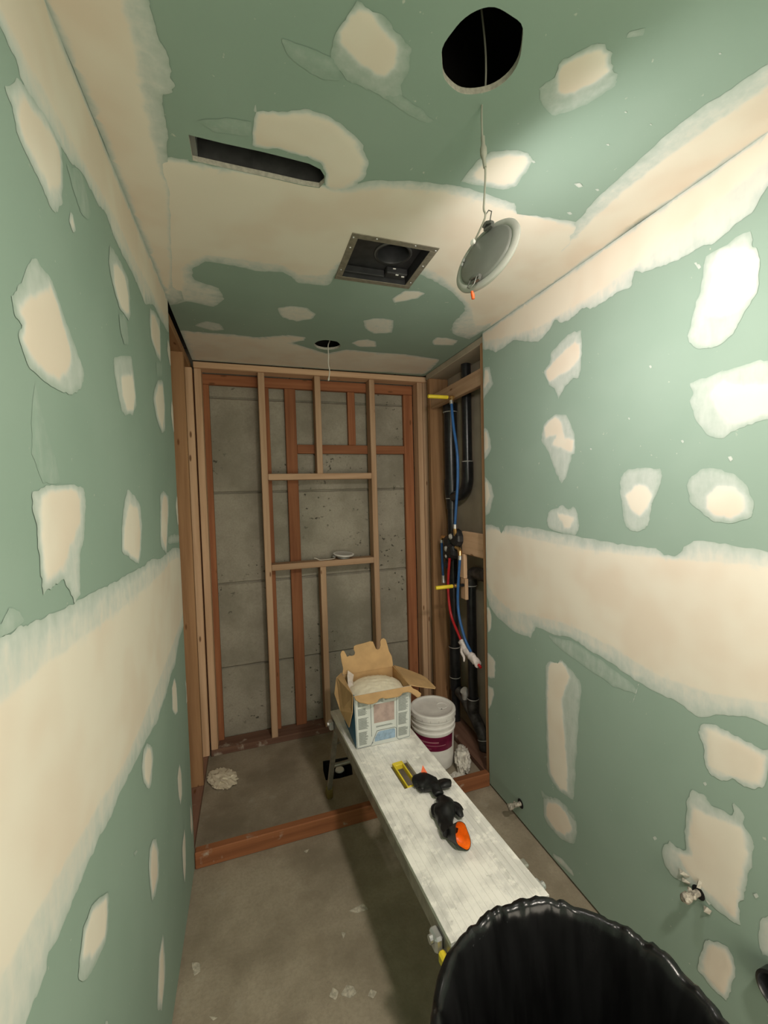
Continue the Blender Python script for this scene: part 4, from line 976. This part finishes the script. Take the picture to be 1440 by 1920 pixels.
# ------------------------------------------------------------------ stubs on the drywall
def wall_stub(y, z, length, label, r=0.0085):
    t = empty('capped_supply_stub', (XR, y, z), label, 'pipe stub')
    MB().lathe([(0.0, 0.0008), (r * 2.0, 0.0008), (r * 2.15, 0.0)], frame_mat((XR - 0.0022, y, z), (-1, 0, 0)), 24).build('opening_shade', M['dark'], t)  # black disc on the board paints the dark of the hole
    MB().tube([(XR + 0.004, y, z), (XR - length, y, z)], r, 14).build('pipe', M['crust'], t, 40)
    cap = MB().tube([(XR - length + 0.016, y, z), (XR - length + 0.012, y, z), (XR - length - 0.004, y, z), (XR - length - 0.010, y, z)], [r * 1.1, r * 1.5, r * 1.5, r * 0.9], 14)
    for i, v in enumerate(cap.v):
        q = Vector(v)
        cap.v[i] = tuple(q + Vector((noise.noise(q * 90), noise.noise(q * 90 + Vector((5, 0, 0))), noise.noise(q * 90 + Vector((0, 5, 0))))) * 0.004)
    cap.build('cap', M['crust'], t, 60)
    for k in range(3):
        a_ = k * 2.1 + 0.5
        q = Vector((XR - length * (0.45 + 0.2 * k), y + 0.012 * math.cos(a_), z + 0.012 * math.sin(a_)))
        b_ = bmesh.new()
        bmesh.ops.create_icosphere(b_, subdivisions=2, radius=0.006)
        mb = MB().add([q + v.co * (1 + 0.6 * noise.noise(v.co * 160 + q * 30)) for v in b_.verts], [tuple(v.index for v in f.verts) for f in b_.faces])
        b_.free()
        mb.build('crust_lump', M['crust'], t, 60)
    return t
wall_stub(1.632, 0.098, 0.062, 'crusted capped supply stub low on the wall near the curb', 0.010)
s2 = wall_stub(0.806, 0.436, 0.052, 'crusted capped supply stub over a cream patch casting a long shadow', 0.0085)
for k, (dy, dz, sy, sz) in enumerate(((0.040, 0.022, 0.016, 0.005), (0.034, 0.004, 0.013, 0.004), (-0.026, -0.026, 0.011, 0.007), (-0.004, 0.030, 0.006, 0.010))):
    mb = MB()
    y, z = 0.806 + dy, 0.436 + dz
    mb.add([(XR - 0.0025, y - sy, z + sz), (XR - 0.006, y, z + sz * 1.4), (XR - 0.0025, y + sy, z + sz * 0.3), (XR - 0.012, y + sy * 0.4, z - sz), (XR - 0.003, y - sy * 0.5, z - sz * 1.3)], [(0, 1, 3), (1, 2, 3), (0, 3, 4), (0, 4, 2, 1)])
    mb.build('torn_paper', M['gypsum'], s2)
tp = empty('black_drain_stub', (XR, 0.60, 0.385), 'black drain pipe mouth set in the drywall beside the trash can', 'pipe stub')
MB().lathe([(0.042, 0.0), (0.046, 0.006), (0.046, 0.035), (0.040, 0.038), (0.037, 0.034), (0.037, 0.002)], frame_mat((XR - 0.0005, 0.600, 0.385), (-1, 0, 0)), 32).build('pipe_mouth', M['abs'], tp, 40)
MB().lathe([(0.0, 0.002), (0.0368, 0.002)], frame_mat((XR - 0.0005, 0.600, 0.385), (-1, 0, 0)), 32).build('mouth_void', M['dark'], tp)  # black disc paints in the dark down the pipe

# ------------------------------------------------------------------ drain pit in the slab
pit = empty('drain_pit', (0.435, 2.345, -0.1), 'dark square drain pit cut in the shower slab with a pale pipe end', 'drain')
n = len(DRAIN)
mb = MB()
mb.add([(x, y, -0.004) for x, y in DRAIN] + [(0.435 + (x - 0.435) * 0.9, 2.345 + (y - 2.345) * 0.9, -0.17) for x, y in DRAIN], [(i, (i + 1) % n, (i + 1) % n + n, i + n) for i in range(n)] + [tuple(range(n, 2 * n))])
mb.build('pit_lining', M['soil'], pit)
MB().tube([(0.452, 2.362, -0.165), (0.452, 2.362, -0.030)], 0.030, 24).build('riser_pipe', M['abs'], pit, 40)
MB().tube([(0.452, 2.362, -0.0295), (0.452, 2.362, -0.022)], [0.027, 0.024], 24).build('pale_plug', M['white'], pit, 40)

# ------------------------------------------------------------------ work platform (aluminium bench)
PD = Vector((-0.062, 1.0, 0.0)).normalized()
PN = Vector((PD.y, -PD.x, 0.0))
P0 = Vector((0.428, 0.868, 0.0))
PL, PW_, PZ = 1.185, 0.309, 0.508
def pl(u, v, z):
    return P0 + PD * u + PN * v + Vector((0, 0, z))
bench = empty('work_platform', (P0 + PD * PL / 2 + PN * PW_ / 2), 'compound-splattered aluminium work platform with folding legs', 'work platform')
BM = Matrix(((PN.x, PD.x, 0, P0.x), (PN.y, PD.y, 0, P0.y), (0, 0, 1, 0), (0, 0, 0, 1)))   # local (v across, u along, z)
HU0, HU1, HV0, HV1 = 0.525, 0.675, 0.128, 0.172
nrib = 8
for i in range(nrib):
    v0, v1 = PW_ * i / nrib, PW_ * (i + 1) / nrib
    spans = [(0.0, PL)]
    if v1 > HV0 and v0 < HV1:
        spans = [(0.0, HU0), (HU1, PL)]
    mb = MB()
    for u0, u1 in spans:
        mb.box((v0, u0, PZ - 0.012), (v1, u1, PZ), mat=BM)
        mb.box((v0, u0 + 0.002, PZ - 0.001), (v0 + 0.0022, u1 - 0.002, PZ + 0.0012), 0.0006, mat=BM)
        mb.box((v0, u0 + 0.002, PZ - 0.013), (v1, u1 - 0.002, PZ - 0.0115), mat=BM)
        mb.box(((v0 + v1) / 2 - 0.0012, u0 + 0.004, PZ - 0.0005), ((v0 + v1) / 2 + 0.0010, u1 - 0.004, PZ + 0.0010), 0.0005, mat=BM)
    mb.build('deck_plank', M['alu'], bench)
for v in (0.0, PW_ - 0.004):
    MB().box((v, 0.0, PZ - 0.062), (v + 0.004, PL, PZ - 0.0131), 0.001, mat=BM).build('side_rail', M['leg'], bench)
for u in (0.0, PL - 0.004):
    MB().box((0.0045, u, PZ - 0.055), (PW_ - 0.0045, u + 0.004, PZ - 0.0131), 0.001, mat=BM).build('end_rail', M['leg'], bench)
# yellow carry-handle insert around the slot in the deck
hb = MB()
i0, i1, j0, j1 = HV0 - 0.0, HV1, HU0, HU1
t_ = 0.006
for a, b in (((i0, j0, PZ - 0.016), (i0 + t_, j1, PZ + 0.004)), ((i1 - t_, j0, PZ - 0.016), (i1, j1, PZ + 0.004)), ((i0 + t_, j0, PZ - 0.016), (i1 - t_, j0 + t_, PZ + 0.004)), ((i0 + t_, j1 - 0.022, PZ - 0.016), (i1 - t_, j1, PZ + 0.004))):
    hb.box(a, b, 0.0015, mat=BM)
hb.build('handle_insert', M['yellow'], bench)
for u, du in ((0.055, -0.13), (PL - 0.055, 0.13)):
    for v, dv in ((0.018, -0.022), (PW_ - 0.018, 0.022)):
        top, foot = pl(u, v, PZ - 0.030), pl(u + du, v + dv, 0.028)
        lm = MB()
        lm.tube([top, foot], 0.016, 4, up=Vector((1, 1, 0)).normalized())
        leg = lm.build('leg', M['leg'], bench, 30)
        MB().tube([foot + (top - foot).normalized() * 0.03, foot, Vector((foot.x + du * 0.03, foot.y, 0.002))], [0.020, 0.0205, 0.019], 8).build('rubber_foot', M['knobyellow'], leg, 40)
    MB().tube([pl(u + du * 0.62, 0.012, 0.20), pl(u + du * 0.62, PW_ - 0.012, 0.20)], 0.011, 10).build('leg_crossbar', M['leg'], bench, 40)
    MB().tube([pl(u + du * 0.30, 0.03, 0.34), pl(u - du * 1.1, 0.10, PZ - 0.04)], 0.006, 8).build('brace', M['leg'], bench, 40)
    for v, sv in ((-0.012, -1), (PW_ + 0.012, 1)):
        hinge = MB()
        hinge.box((v - 0.012, u - 0.020, PZ - 0.062), (v + 0.012, u + 0.020, PZ - 0.020), 0.006, mat=BM)
        hinge.tube([pl(u, v - sv * 0.005, PZ - 0.034), pl(u, v + sv * 0.020, PZ - 0.034)], 0.010, 12)
        ho = hinge.build('hinge_lock', M['crimp'], bench)
        if u < 0.3:
            MB().box((v - 0.009, u - 0.052, PZ - 0.070), (v + 0.009, u - 0.024, PZ - 0.040), 0.005, mat=BM).build('release_tab', M['yellow'], ho)
# lever near the latch on the wall-facing edge
MB().box((PW_ + 0.001, 0.120, PZ - 0.045), (PW_ + 0.038, 0.148, PZ - 0.030), 0.004, mat=BM).build('latch_lever', M['leg'], bench)

# ------------------------------------------------------------------ carton of joint compound on the platform
bx = empty('compound_carton', (0.53, 1.81, PZ), 'open printed cardboard carton holding a bag of joint compound', 'carton')
bx0, bx1, by0, by1, bz0, bz1 = 0.402, 0.660, 1.692, 1.935, PZ + 0.0020, 0.748
def quadplate(mb, c, t, nrm, mi=0):
    """a sheet through the four corners c with thickness t along nrm"""
    n_ = Vector(nrm).normalized() * t
    a = [Vector(p) for p in c]
    b = [p + n_ for p in a]
    k = len(a)
    mb.add(a + b, [tuple(range(k))[::-1], tuple(range(k, 2 * k))] + [(i, (i + 1) % k, (i + 1) % k + k, i + k) for i in range(k)], mi)
    return mb
quadplate(MB(), [(bx0, by0, bz0), (bx1 - 0.008, by0, bz0), (bx1, by0 - 0.004, bz1), (bx0 - 0.006, by0 - 0.004, bz1)], 0.004, (0, 1, 0)).build('front_wall', M['cardprint'], bx)
quadplate(MB(), [(bx0, by1, bz0), (bx1, by1, bz0), (bx1 + 0.002, by1 + 0.004, bz1 - 0.01), (bx0 - 0.004, by1 + 0.004, bz1 - 0.01)], 0.004, (0, -1, 0)).build('back_wall', M['card'], bx)
quadplate(MB(), [(bx0, by0 + 0.0045, bz0), (bx0, by1 - 0.0045, bz0), (bx0 - 0.004, by1 - 0.0045, bz1 - 0.005), (bx0 - 0.020, (by0 + by1) / 2, bz1 - 0.03), (bx0 - 0.006, by0 + 0.0045, bz1)], 0.004, (1, 0, 0)).build('side_wall', M['blueside'], bx)
quadplate(MB(), [(bx1 - 0.006, by0 + 0.0045, bz0), (bx1 - 0.002, by1 - 0.0045, bz0), (bx1 + 0.002, by1 - 0.0045, bz1 - 0.005), (bx1, by0 + 0.0045, bz1)], 0.004, (-1, 0, 0)).build('side_wall', M['card'], bx)
MB().box((bx0 + 0.005, by0 + 0.005, bz0), (bx1 - 0.014, by1 - 0.005, bz0 + 0.004)).build('base', M['card'], bx)
# brown torn panel hanging over the side
quadplate(MB(), [(bx0 - 0.0075, by0 + 0.002, bz1 + 0.001), (bx0 - 0.010, by0 + 0.012, bz1 - 0.080), (bx0 - 0.016, by0 + 0.060, bz1 - 0.170), (bx0 - 0.040, by0 + 0.12, bz1 - 0.120), (bx0 - 0.052, by0 + 0.19, bz1 - 0.070), (bx0 - 0.034, by0 + 0.225, bz1 - 0.01), (bx0 - 0.006, by1, bz1 + 0.002)], 0.003, (-1, 0, 0)).build('side_flap', M['card'], bx)
def flap_outline(w, h, notches):
    """outline in (s, t): base along s from 0..w, free edge at t = h with rounded hand-hole bites"""
    pts = [(0, 0), (w, 0)]
    for s_, t__ in notches:
        pts.append((s_ * w, t__ * h))
    return pts
bf = flap_outline(0.262, 0.140, [(1.005, 0.10), (1.0, 0.36), (0.955, 0.55), (0.935, 0.80), (0.915, 0.97), (0.875, 1.03), (0.825, 1.0), (0.80, 0.93), (0.80, 0.80), (0.775, 0.69), (0.735, 0.66), (0.70, 0.70), (0.675, 0.84), (0.655, 0.96), (0.60, 0.99), (0.45, 0.95), (0.32, 0.93), (0.275, 0.90), (0.262, 0.80), (0.285, 0.68), (0.265, 0.60), (0.22, 0.58), (0.17, 0.60), (0.125, 0.57), (0.10, 0.70), (0.075, 0.80), (0.035, 0.80), (0.005, 0.70), (0.012, 0.45), (0.03, 0.20)])
def plate3(bf_, o, es, et, t):
    o, es, et = Vector(o), Vector(es).normalized(), Vector(et).normalized()
    nn = es.cross(et).normalized()
    pts = [Vector((a, b)) for a, b in bf_]
    v2, f2 = cdt([tuple(p) for p in pts], [list(range(len(pts)))], lambda c: inside(c, np.array(bf_)))
    mb = MB()
    k = len(v2)
    mb.add([o + es * float(a) + et * float(b) for a, b in v2] + [o + es * float(a) + et * float(b) + nn * t for a, b in v2], [tuple(f) for f in f2] + [tuple(i + k for i in f[::-1]) for f in f2])
    m_ = len(bf_)
    mb.add([o + es * a + et * b for a, b in bf_] + [o + es * a + et * b + nn * t for a, b in bf_], [(i, (i + 1) % m_, (i + 1) % m_ + m_, i + m_) for i in range(m_)])
    return mb
plate3(bf, (bx0 - 0.004, by1 + 0.002, bz1 - 0.010), (1, 0.0, 0), (-0.02, 0.22, 1), 0.004).build('rear_flap', M['card'], bx)
rfl = flap_outline(0.225, 0.150, [(0.97, 0.25), (0.90, 0.6), (0.83, 0.94), (0.76, 1.0), (0.55, 0.98), (0.30, 0.96), (0.20, 0.88), (0.10, 0.6), (0.02, 0.25)])
plate3(rfl, (bx1 + 0.003, by1 - 0.006, bz1 - 0.004), (-0.03, -1, 0), (0.92, -0.25, -0.30), 0.004).build('side_flap', M['card'], bx)
ff_ = flap_outline(0.262, 0.052, [(1.02, 0.3), (1.08, 0.55), (1.12, 0.95), (1.09, 1.18), (1.03, 1.22), (1.0, 0.95), (0.955, 0.62), (0.90, 0.50), (0.82, 0.52), (0.77, 0.72), (0.70, 0.80), (0.50, 0.74), (0.45, 0.62), (0.40, 0.66), (0.34, 0.92), (0.26, 1.0), (0.19, 0.96), (0.13, 0.80), (0.06, 0.66), (0.01, 0.35)])
plate3(ff_, (bx0 - 0.006, by0 - 0.0045, bz1 + 0.001), (1, 0, 0.0), (0, -0.80, -0.38), 0.004).build('front_flap', M['card'], bx)
# bag of compound inside
b_ = MB()
gn = 26
vv, ffx = [], []
for j in range(gn + 1):
    for i in range(gn + 1):
        x = bx0 + 0.003 + (bx1 - bx0 - 0.010) * i / gn
        y = by0 + 0.006 + (by1 - by0 - 0.012) * j / gn
        d = max(0.0, 1 - (((i / gn - 0.5) / 0.62) ** 2 + ((j / gn - 0.5) / 0.62) ** 2))
        z = bz1 - 0.085 + 0.078 * d ** 0.45 + 0.004 * noise.noise((x * 40, y * 60, 0)) + 0.003 * noise.noise((x * 110, y * 90, 4))
        vv.append((x, y, z))
for j in range(gn):
    for i in range(gn):
        ffx.append((j * (gn + 1) + i, j * (gn + 1) + i + 1, (j + 1) * (gn + 1) + i + 1, (j + 1) * (gn + 1) + i))
b_.add(vv, ffx)
b_.build('compound_mass', M['mud'], bx, 60)
fm = MB()
fm.add([(bx0 + 0.004, by0 + 0.15, bz1 - 0.04), (bx0 + 0.012, by0 + 0.20, bz1 + 0.004), (bx0 + 0.022, by0 + 0.225, bz1 + 0.016), (bx0 + 0.050, by0 + 0.225, bz1 - 0.010), (bx0 + 0.036, by0 + 0.19, bz1 - 0.022), (bx0 + 0.03, by0 + 0.15, bz1 - 0.03)], [(0, 1, 5), (1, 2, 4), (1, 4, 5), (2, 3, 4)])
fm.build('bag_corner', M['film'], bx, 60)
# printing on the front
W_ = bx1 - bx0
def fp(s_, t__, off=0.0006):
    """front-face point: s 0..1 across, t 0..1 up"""
    xa = bx0 + (-0.006) * t__
    xb = bx1 - 0.008 + 0.008 * t__
    return Vector((xa + (xb - xa) * s_, by0 - 0.004 * t__ - off, bz0 + (bz1 - bz0) * t__))
def fprint(rects, name, mat, off=0.0006):
    mb = MB()
    for s0, s1, t0, t1 in rects:
        mb.add([fp(s0, t0, off), fp(s1, t0, off), fp(s1, t1, off), fp(s0, t1, off)], [(0, 1, 2, 3)])
    mb.build(name, mat, bx)
rng = random.Random(3)
txt = []
for c0, c1, t0, t1 in ((0.05, 0.215, 0.06, 0.30), (0.05, 0.235, 0.36, 0.56), (0.05, 0.225, 0.62, 0.74), (0.77, 0.955, 0.08, 0.24), (0.77, 0.955, 0.30, 0.52), (0.77, 0.95, 0.57, 0.90), (0.36, 0.69, 0.33, 0.36)):
    t = t1
    while t > t0:
        txt.append((c0, c1 - rng.random() * 0.05, t - 0.009, t))
        t -= 0.0165
fprint(txt, 'text_lines', M['ink'])
GREYP = plain('print_mid_grey', (0.34, 0.36, 0.34), 0.7, var=0.25, scale=90)
for q_ in ((0.055, 0.225, 0.78, 0.97), (0.34, 0.50, 0.80, 0.94), (0.52, 0.70, 0.82, 0.95)):
    fprint([q_], 'grey_block', GREYP)
fprint([(0.325, 0.695, 0.42, 0.775)], 'pink_block', M['inkpink'], 0.0005)
mb = MB()
mb.add([fp(0.33, 0.07), fp(0.71, 0.07), fp(0.71, 0.22), (fp(0.69, 0.25)), fp(0.42, 0.25), fp(0.39, 0.235), fp(0.33, 0.14)], [(0, 1, 2, 3, 4, 5, 6)])
mb.build('blue_banner', M['inkblue'], bx)
lines = MB()
def seg(a, b, w=0.0016):
    pa, pb = fp(*a, 0.0008), fp(*b, 0.0008)
    d = (pb - pa).normalized()
    nn = Vector((-d.z, 0, d.x)) * w / 2
    lines.add([pa - nn, pb - nn, pb + nn, pa + nn], [(0, 1, 2, 3)])
for pl_ in ([(0.275, 0.97), (0.275, 0.18)], [(0.275, 0.045), (0.30, 0.10), (0.375, 0.27), (0.70, 0.27), (0.735, 0.24), (0.735, 0.06)], [(0.74, 0.97), (0.74, 0.06)], [(0.012, 0.012), (0.255, 0.012), (0.30, 0.07)], [(0.74, 0.05), (0.78, 0.015), (0.985, 0.03)], [(0.985, 0.03), (0.985, 0.97)], [(0.012, 0.012), (0.012, 0.97)]):
    for a, b in zip(pl_, pl_[1:]):
        seg(a, b)
lines.build('panel_outlines', M['inkline'], bx)

# ------------------------------------------------------------------ bucket
bk = empty('compound_bucket', (1.0, 2.21, 0), 'white lidded plastic bucket with a burgundy label behind the platform', 'bucket')
mt = Matrix.Translation((1.0, 2.21, 0.0))
def brad(z): return 0.116 + 0.014 * z / 0.32
MB().lathe([(0.0, 0.003), (0.110, 0.002), (brad(0) - 0.001, 0.006), (brad(0.02), 0.02), (brad(0.22), 0.22), (brad(0.225) + 0.006, 0.223), (brad(0.235) + 0.006, 0.232), (brad(0.24), 0.235), (brad(0.25), 0.252), (brad(0.25) + 0.006, 0.255), (brad(0.25) + 0.006, 0.264), (brad(0.26), 0.267), (brad(0.26), 0.284), (brad(0.27) + 0.005, 0.287), (brad(0.27) + 0.005, 0.297), (brad(0.28), 0.300), (brad(0.3), 0.312)], mt, 64).build('body', M['white'], bk, 35)
MB().lathe([(0.0, 0.326), (0.060, 0.3262), (0.108, 0.326), (0.114, 0.330), (0.121, 0.3345), (0.130, 0.334), (0.1355, 0.329), (0.1365, 0.318), (0.1355, 0.303), (0.132, 0.302)], mt, 64).build('lid', M['white'], bk, 35)
for a_ in [i * math.pi / 9 for i in range(18)]:
    c = Vector((1.0 + 0.1370 * math.cos(a_), 2.21 + 0.1370 * math.sin(a_), 0.309))
    MB().box((-0.0012, -0.0007, -0.006), (0.0012, 0.0007, 0.006), mat=Matrix.Translation(c) @ Matrix.Rotation(a_, 4, 'Z')).build('lid_notch', M['lens'], bk)
MB().lathe([(0.030, 0.3265), (0.032, 0.3285), (0.034, 0.3265)], Matrix.Translation((1.058, 2.205, 0.0)), 32).build('spout_ring', M['white'], bk, 60)
MB().lathe([(0.0, 0.3265), (0.004, 0.3278), (0.005, 0.3265)], Matrix.Translation((1.040, 2.170, 0.0)), 12).build('spout_tab', M['clip'], bk, 60)
def label_band(z0, z1, a0, a1, name, mat, off):
    mb = MB()
    k = 24
    vv = []
    for z in (z0, z1):
        for i in range(k + 1):
            a_ = math.radians(a0 + (a1 - a0) * i / k)
            r = brad(z) + off
            vv.append((1.0 + r * math.cos(a_), 2.21 + r * math.sin(a_), z))
    mb.add(vv, [(i, i + 1, i + k + 2, i + k + 1) for i in range(k)])
    return mb.build(name, mat, bk, 60)
label_band(0.128, 0.212, 172, 308, 'label', M['burgundy'], 0.0008)
label_band(0.178, 0.186, 200, 260, 'label_print', M['burgundylight'], 0.0014)
label_band(0.160, 0.164, 210, 280, 'label_print', M['burgundylight'], 0.0014)
label_band(0.142, 0.145, 200, 240, 'label_print', M['burgundylight'], 0.0014)
MB().tube([(1.0 + 0.145 * math.cos(math.radians(a_)), 2.21 + 0.145 * math.sin(math.radians(a_)), 0.240 - 0.11 * math.sin(math.radians((a_ - 20) * 1.0))) for a_ in range(20, 201, 9)], 0.002, 8).build('bail_handle', M['crimp'], bk, 60)

# ------------------------------------------------------------------ crumpled rags and dropped compound
def crumple(name, c, dims, label, cat, mat, seed, amp=0.35, freq=2.2, rot=0.0, sub=5):
    b2 = bmesh.new()
    bmesh.ops.create_icosphere(b2, subdivisions=sub, radius=1.0)
    Rz = Matrix.Rotation(rot, 3, 'Z')
    vv = []
    for v in b2.verts:
        p_ = v.co
        q = p_ * freq + Vector((seed, seed * 1.7, 0))
        d = 1 + amp * (1 - 2 * abs(noise.noise(q))) + amp * 0.5 * (1 - 2 * abs(noise.noise(q * 2.3))) + amp * 0.2 * noise.noise(q * 6)
        w = Vector((p_.x * dims[0] * d, p_.y * dims[1] * d, p_.z * dims[2] * d))
        w = Rz @ w
        vv.append(Vector(c) + Vector((w.x, w.y, w.z)))
    zmin = c[2] - dims[2]
    vv = [Vector((p_.x, p_.y, max(p_.z, zmin))) for p_ in vv]
    mb = MB().add(vv, [tuple(v.index for v in f.verts) for f in b2.faces])
    b2.free()
    o = mb.build(name, mat, None, 60, loc=(c[0], c[1], zmin))
    return tag(o, label, cat)
crumple('crumpled_rag', (1.135, 2.10, 0.038), (0.032, 0.080, 0.036), 'crumpled white rag on the slab against the bucket', 'rag', M['cloth'], 3.1, 0.42, 1.9, rot=-0.45)
crumple('crumpled_rag', (1.040, 1.985, 0.022), (0.034, 0.028, 0.020), 'small white rag scrap between the bucket and the curb', 'rag', M['cloth'], 8.3, 0.42, 2.0)
crumple('dropped_compound', (-0.205, 2.470, 0.011), (0.045, 0.068, 0.0105), 'pale lump of dropped compound on the slab by the dark stud', 'compound lump', M['compound_lump'] if 'compound_lump' in M else M['mud'], 5.5, 0.5, 2.0, rot=0.6)

# ------------------------------------------------------------------ rubber gloves on the platform
def glove_tube(pts, rad, zlift, n=20, seed=0.0, amp=0.004):
    P_ = catmull(pts, False, 6)
    rr_ = [float(v) for v in np.interp(np.linspace(0, 1, len(P_)), np.linspace(0, 1, len(rad)), rad)]
    mb = MB().tube(P_, rr_, n, flat=0.62, up=Vector((0, 0, 1)))
    for i, v in enumerate(mb.v):
        q = Vector(v)
        w = Vector((noise.noise(q * 38 + Vector((seed, 0, 0))), noise.noise(q * 38 + Vector((0, seed + 5, 0))), noise.noise(q * 38 + Vector((0, 0, seed + 9))))) * amp * 1.6
        q += w
        q.z = max(q.z, PZ + 0.0015)
        mb.v[i] = tuple(q)
    return mb
GZ = PZ + 0.002
ga = empty('rubber_glove', (0.585, 1.17, GZ), 'black rubber glove with its wide orange-lined cuff facing the trash can', 'glove')
glove_tube([(0.566, 1.135, GZ + 0.022), (0.570, 1.172, GZ + 0.020), (0.580, 1.210, GZ + 0.021), (0.604, 1.245, GZ + 0.023), (0.606, 1.290, GZ + 0.021)], [0.027, 0.024, 0.027, 0.036, 0.030, 0.016], 0, seed=1.0).build('palm', M['rubber'], ga, 70)
for k, (p0, p1, p2) in enumerate((((0.610, 1.245), (0.640, 1.240), (0.650, 1.215)), ((0.612, 1.230), (0.632, 1.215), (0.636, 1.190)), ((0.590, 1.255), (0.566, 1.250), (0.552, 1.225)), ((0.588, 1.235), (0.570, 1.215), (0.566, 1.190)), ((0.600, 1.265), (0.622, 1.275), (0.640, 1.262)))):
    z = GZ + 0.016 + 0.004 * (k % 2)
    glove_tube([p0 + (z,), p1 + (z + 0.002,), p2 + (z - 0.003,)], [0.015, 0.0145, 0.013, 0.009], 0, 14, seed=2.0 + k, amp=0.002).build('finger', M['rubber'], ga, 70)
ca, cdir = Vector((0.588, 1.104, GZ + 0.034)), Vector((0.36, -0.70, 0.42)).normalized()
mt = frame_mat(ca, cdir)
def cuff(prof, wob):
    mb = MB().lathe(prof, mt, 28)
    for i, v in enumerate(mb.v):
        l = mt.inverted() @ Vector(v)
        a_ = math.atan2(l.y, l.x)
        l.x *= 1 + wob * math.sin(2 * a_ + 0.6)
        l.y *= 0.80 * (1 - wob * math.sin(3 * a_))
        q = mt @ l
        q.z = max(q.z, PZ + 0.0012)
        mb.v[i] = tuple(q)
    return mb
cuff([(0.020, -0.046), (0.026, -0.030), (0.032, -0.012), (0.037, 0.004), (0.0375, 0.006), (0.036, 0.0055)], 0.12).build('cuff', M['rubber'], ga, 60)
cuff([(0.0358, 0.0056), (0.0345, 0.002), (0.029, -0.012), (0.021, -0.028), (0.010, -0.036), (0.0, -0.038)], 0.12).build('lining', M['orange'], ga, 60)
gb = empty('rubber_glove', (0.60, 1.35, GZ), 'black rubber glove with a pointed orange tip beside the yellow handle slot', 'glove')
glove_tube([(0.543, 1.392, GZ + 0.014), (0.562, 1.392, GZ + 0.020), (0.590, 1.372, GZ + 0.024), (0.606, 1.340, GZ + 0.024), (0.607, 1.312, GZ + 0.021), (0.606, 1.302, GZ + 0.022)], [0.012, 0.026, 0.034, 0.030, 0.022, 0.018, 0.014], 0, seed=7.0).build('palm', M['rubber'], gb, 70)
for k, (p0, p1, p2) in enumerate((((0.606, 1.350), (0.645, 1.358), (0.680, 1.352)), ((0.610, 1.335), (0.640, 1.342), (0.672, 1.335)), ((0.585, 1.385), (0.570, 1.365), (0.556, 1.352)))):
    z = GZ + 0.017 + 0.003 * (k % 2)
    glove_tube([p0 + (z,), p1 + (z,), p2 + (z,)], [0.015, 0.016, 0.017, 0.011], 0, 14, seed=12.0 + k, amp=0.002).build('finger', M['rubber'], gb, 70)
mb = MB()
mb.add([(0.574, 1.398, GZ + 0.030), (0.606, 1.388, GZ + 0.034), (0.594, 1.416, GZ + 0.060), (0.584, 1.406, GZ + 0.036)], [(0, 1, 2), (1, 3, 2), (3, 0, 2), (0, 3, 1)])
mb.build('cuff_point', M['orangenut'], gb)

# ------------------------------------------------------------------ trash can with black liner
TC = Vector((0.489, 0.495, 0.0))
tcan = empty('trash_can', TC, 'round trash can lined with a shiny black bag', 'trash can')
mt = Matrix.Translation(TC)
MB().lathe([(0.0, 0.006), (0.195, 0.004), (0.205, 0.012), (0.240, 0.655), (0.247, 0.660), (0.249, 0.676), (0.244, 0.684), (0.236, 0.680), (0.232, 0.655), (0.198, 0.020), (0.0, 0.018)], mt, 64).build('can_body', M['blackplastic'], tcan, 40)
nA, rows_ = 220, []
def pleat(a_, depth):
    c, s = math.cos(a_), math.sin(a_)
    v = 0.9 * max(0.0, noise.noise((c * 3.1, s * 3.1, 1.3 + depth * 0.25))) + 0.35 * abs(noise.noise((c * 7.3, s * 7.3, depth * 0.8))) ** 1.5 + 0.10 * noise.noise((c * 23, s * 23, depth * 1.5))
    return v
prof = [(0.2500, 0.40, 0.030), (0.2535, 0.48, 0.024), (0.2550, 0.56, 0.018), (0.2560, 0.62, 0.012), (0.2570, 0.660, 0.006), (0.2590, 0.678, 0.004), (0.2590, 0.692, 0.004), (0.2545, 0.701, 0.004),
        (0.2460, 0.703, 0.005), (0.2390, 0.696, 0.007), (0.2340, 0.680, 0.012), (0.2290, 0.650, 0.020), (0.2240, 0.60, 0.030), (0.2170, 0.52, 0.040), (0.2080, 0.42, 0.048), (0.1950, 0.30, 0.055), (0.178, 0.20, 0.055), (0.140, 0.135, 0.05), (0.08, 0.11, 0.03), (0.002, 0.10, 0.0)]
vv = []
for j, (r, z, am) in enumerate(prof):
    outer = j < 8
    for k in range(nA):
        a_ = 2 * math.pi * k / nA
        w = pleat(a_, z * 2.0 if outer else 3 - z * 2)
        rr2 = r + am * w * (1 if outer else -1)
        rr2 += (0.004 * noise.noise((math.cos(a_) * 16, math.sin(a_) * 16, z * 60)) if 4 < j < 11 and math.cos(a_ - 0.5) > 0.2 else 0.0)
        zz = z + (0.010 * noise.noise((math.cos(a_) * 6, math.sin(a_) * 6, 4.0)) + (0.006 if math.cos(a_ - 0.6) > 0.2 else 0.0015) * noise.noise((math.cos(a_) * 17, math.sin(a_) * 17, 2.0)) if 3 < j < 11 else 0.0)
        vv.append((TC.x + rr2 * math.cos(a_), TC.y + rr2 * math.sin(a_), zz))
ffx = [(j * nA + k, j * nA + (k + 1) % nA, (j + 1) * nA + (k + 1) % nA, (j + 1) * nA + k) for j in range(len(prof) - 1) for k in range(nA)]
MB().add(vv, ffx).build('liner_bag', M['bag'], tcan, 75)

for mt_ in bpy.data.materials:
    mt_.use_fake_user = False
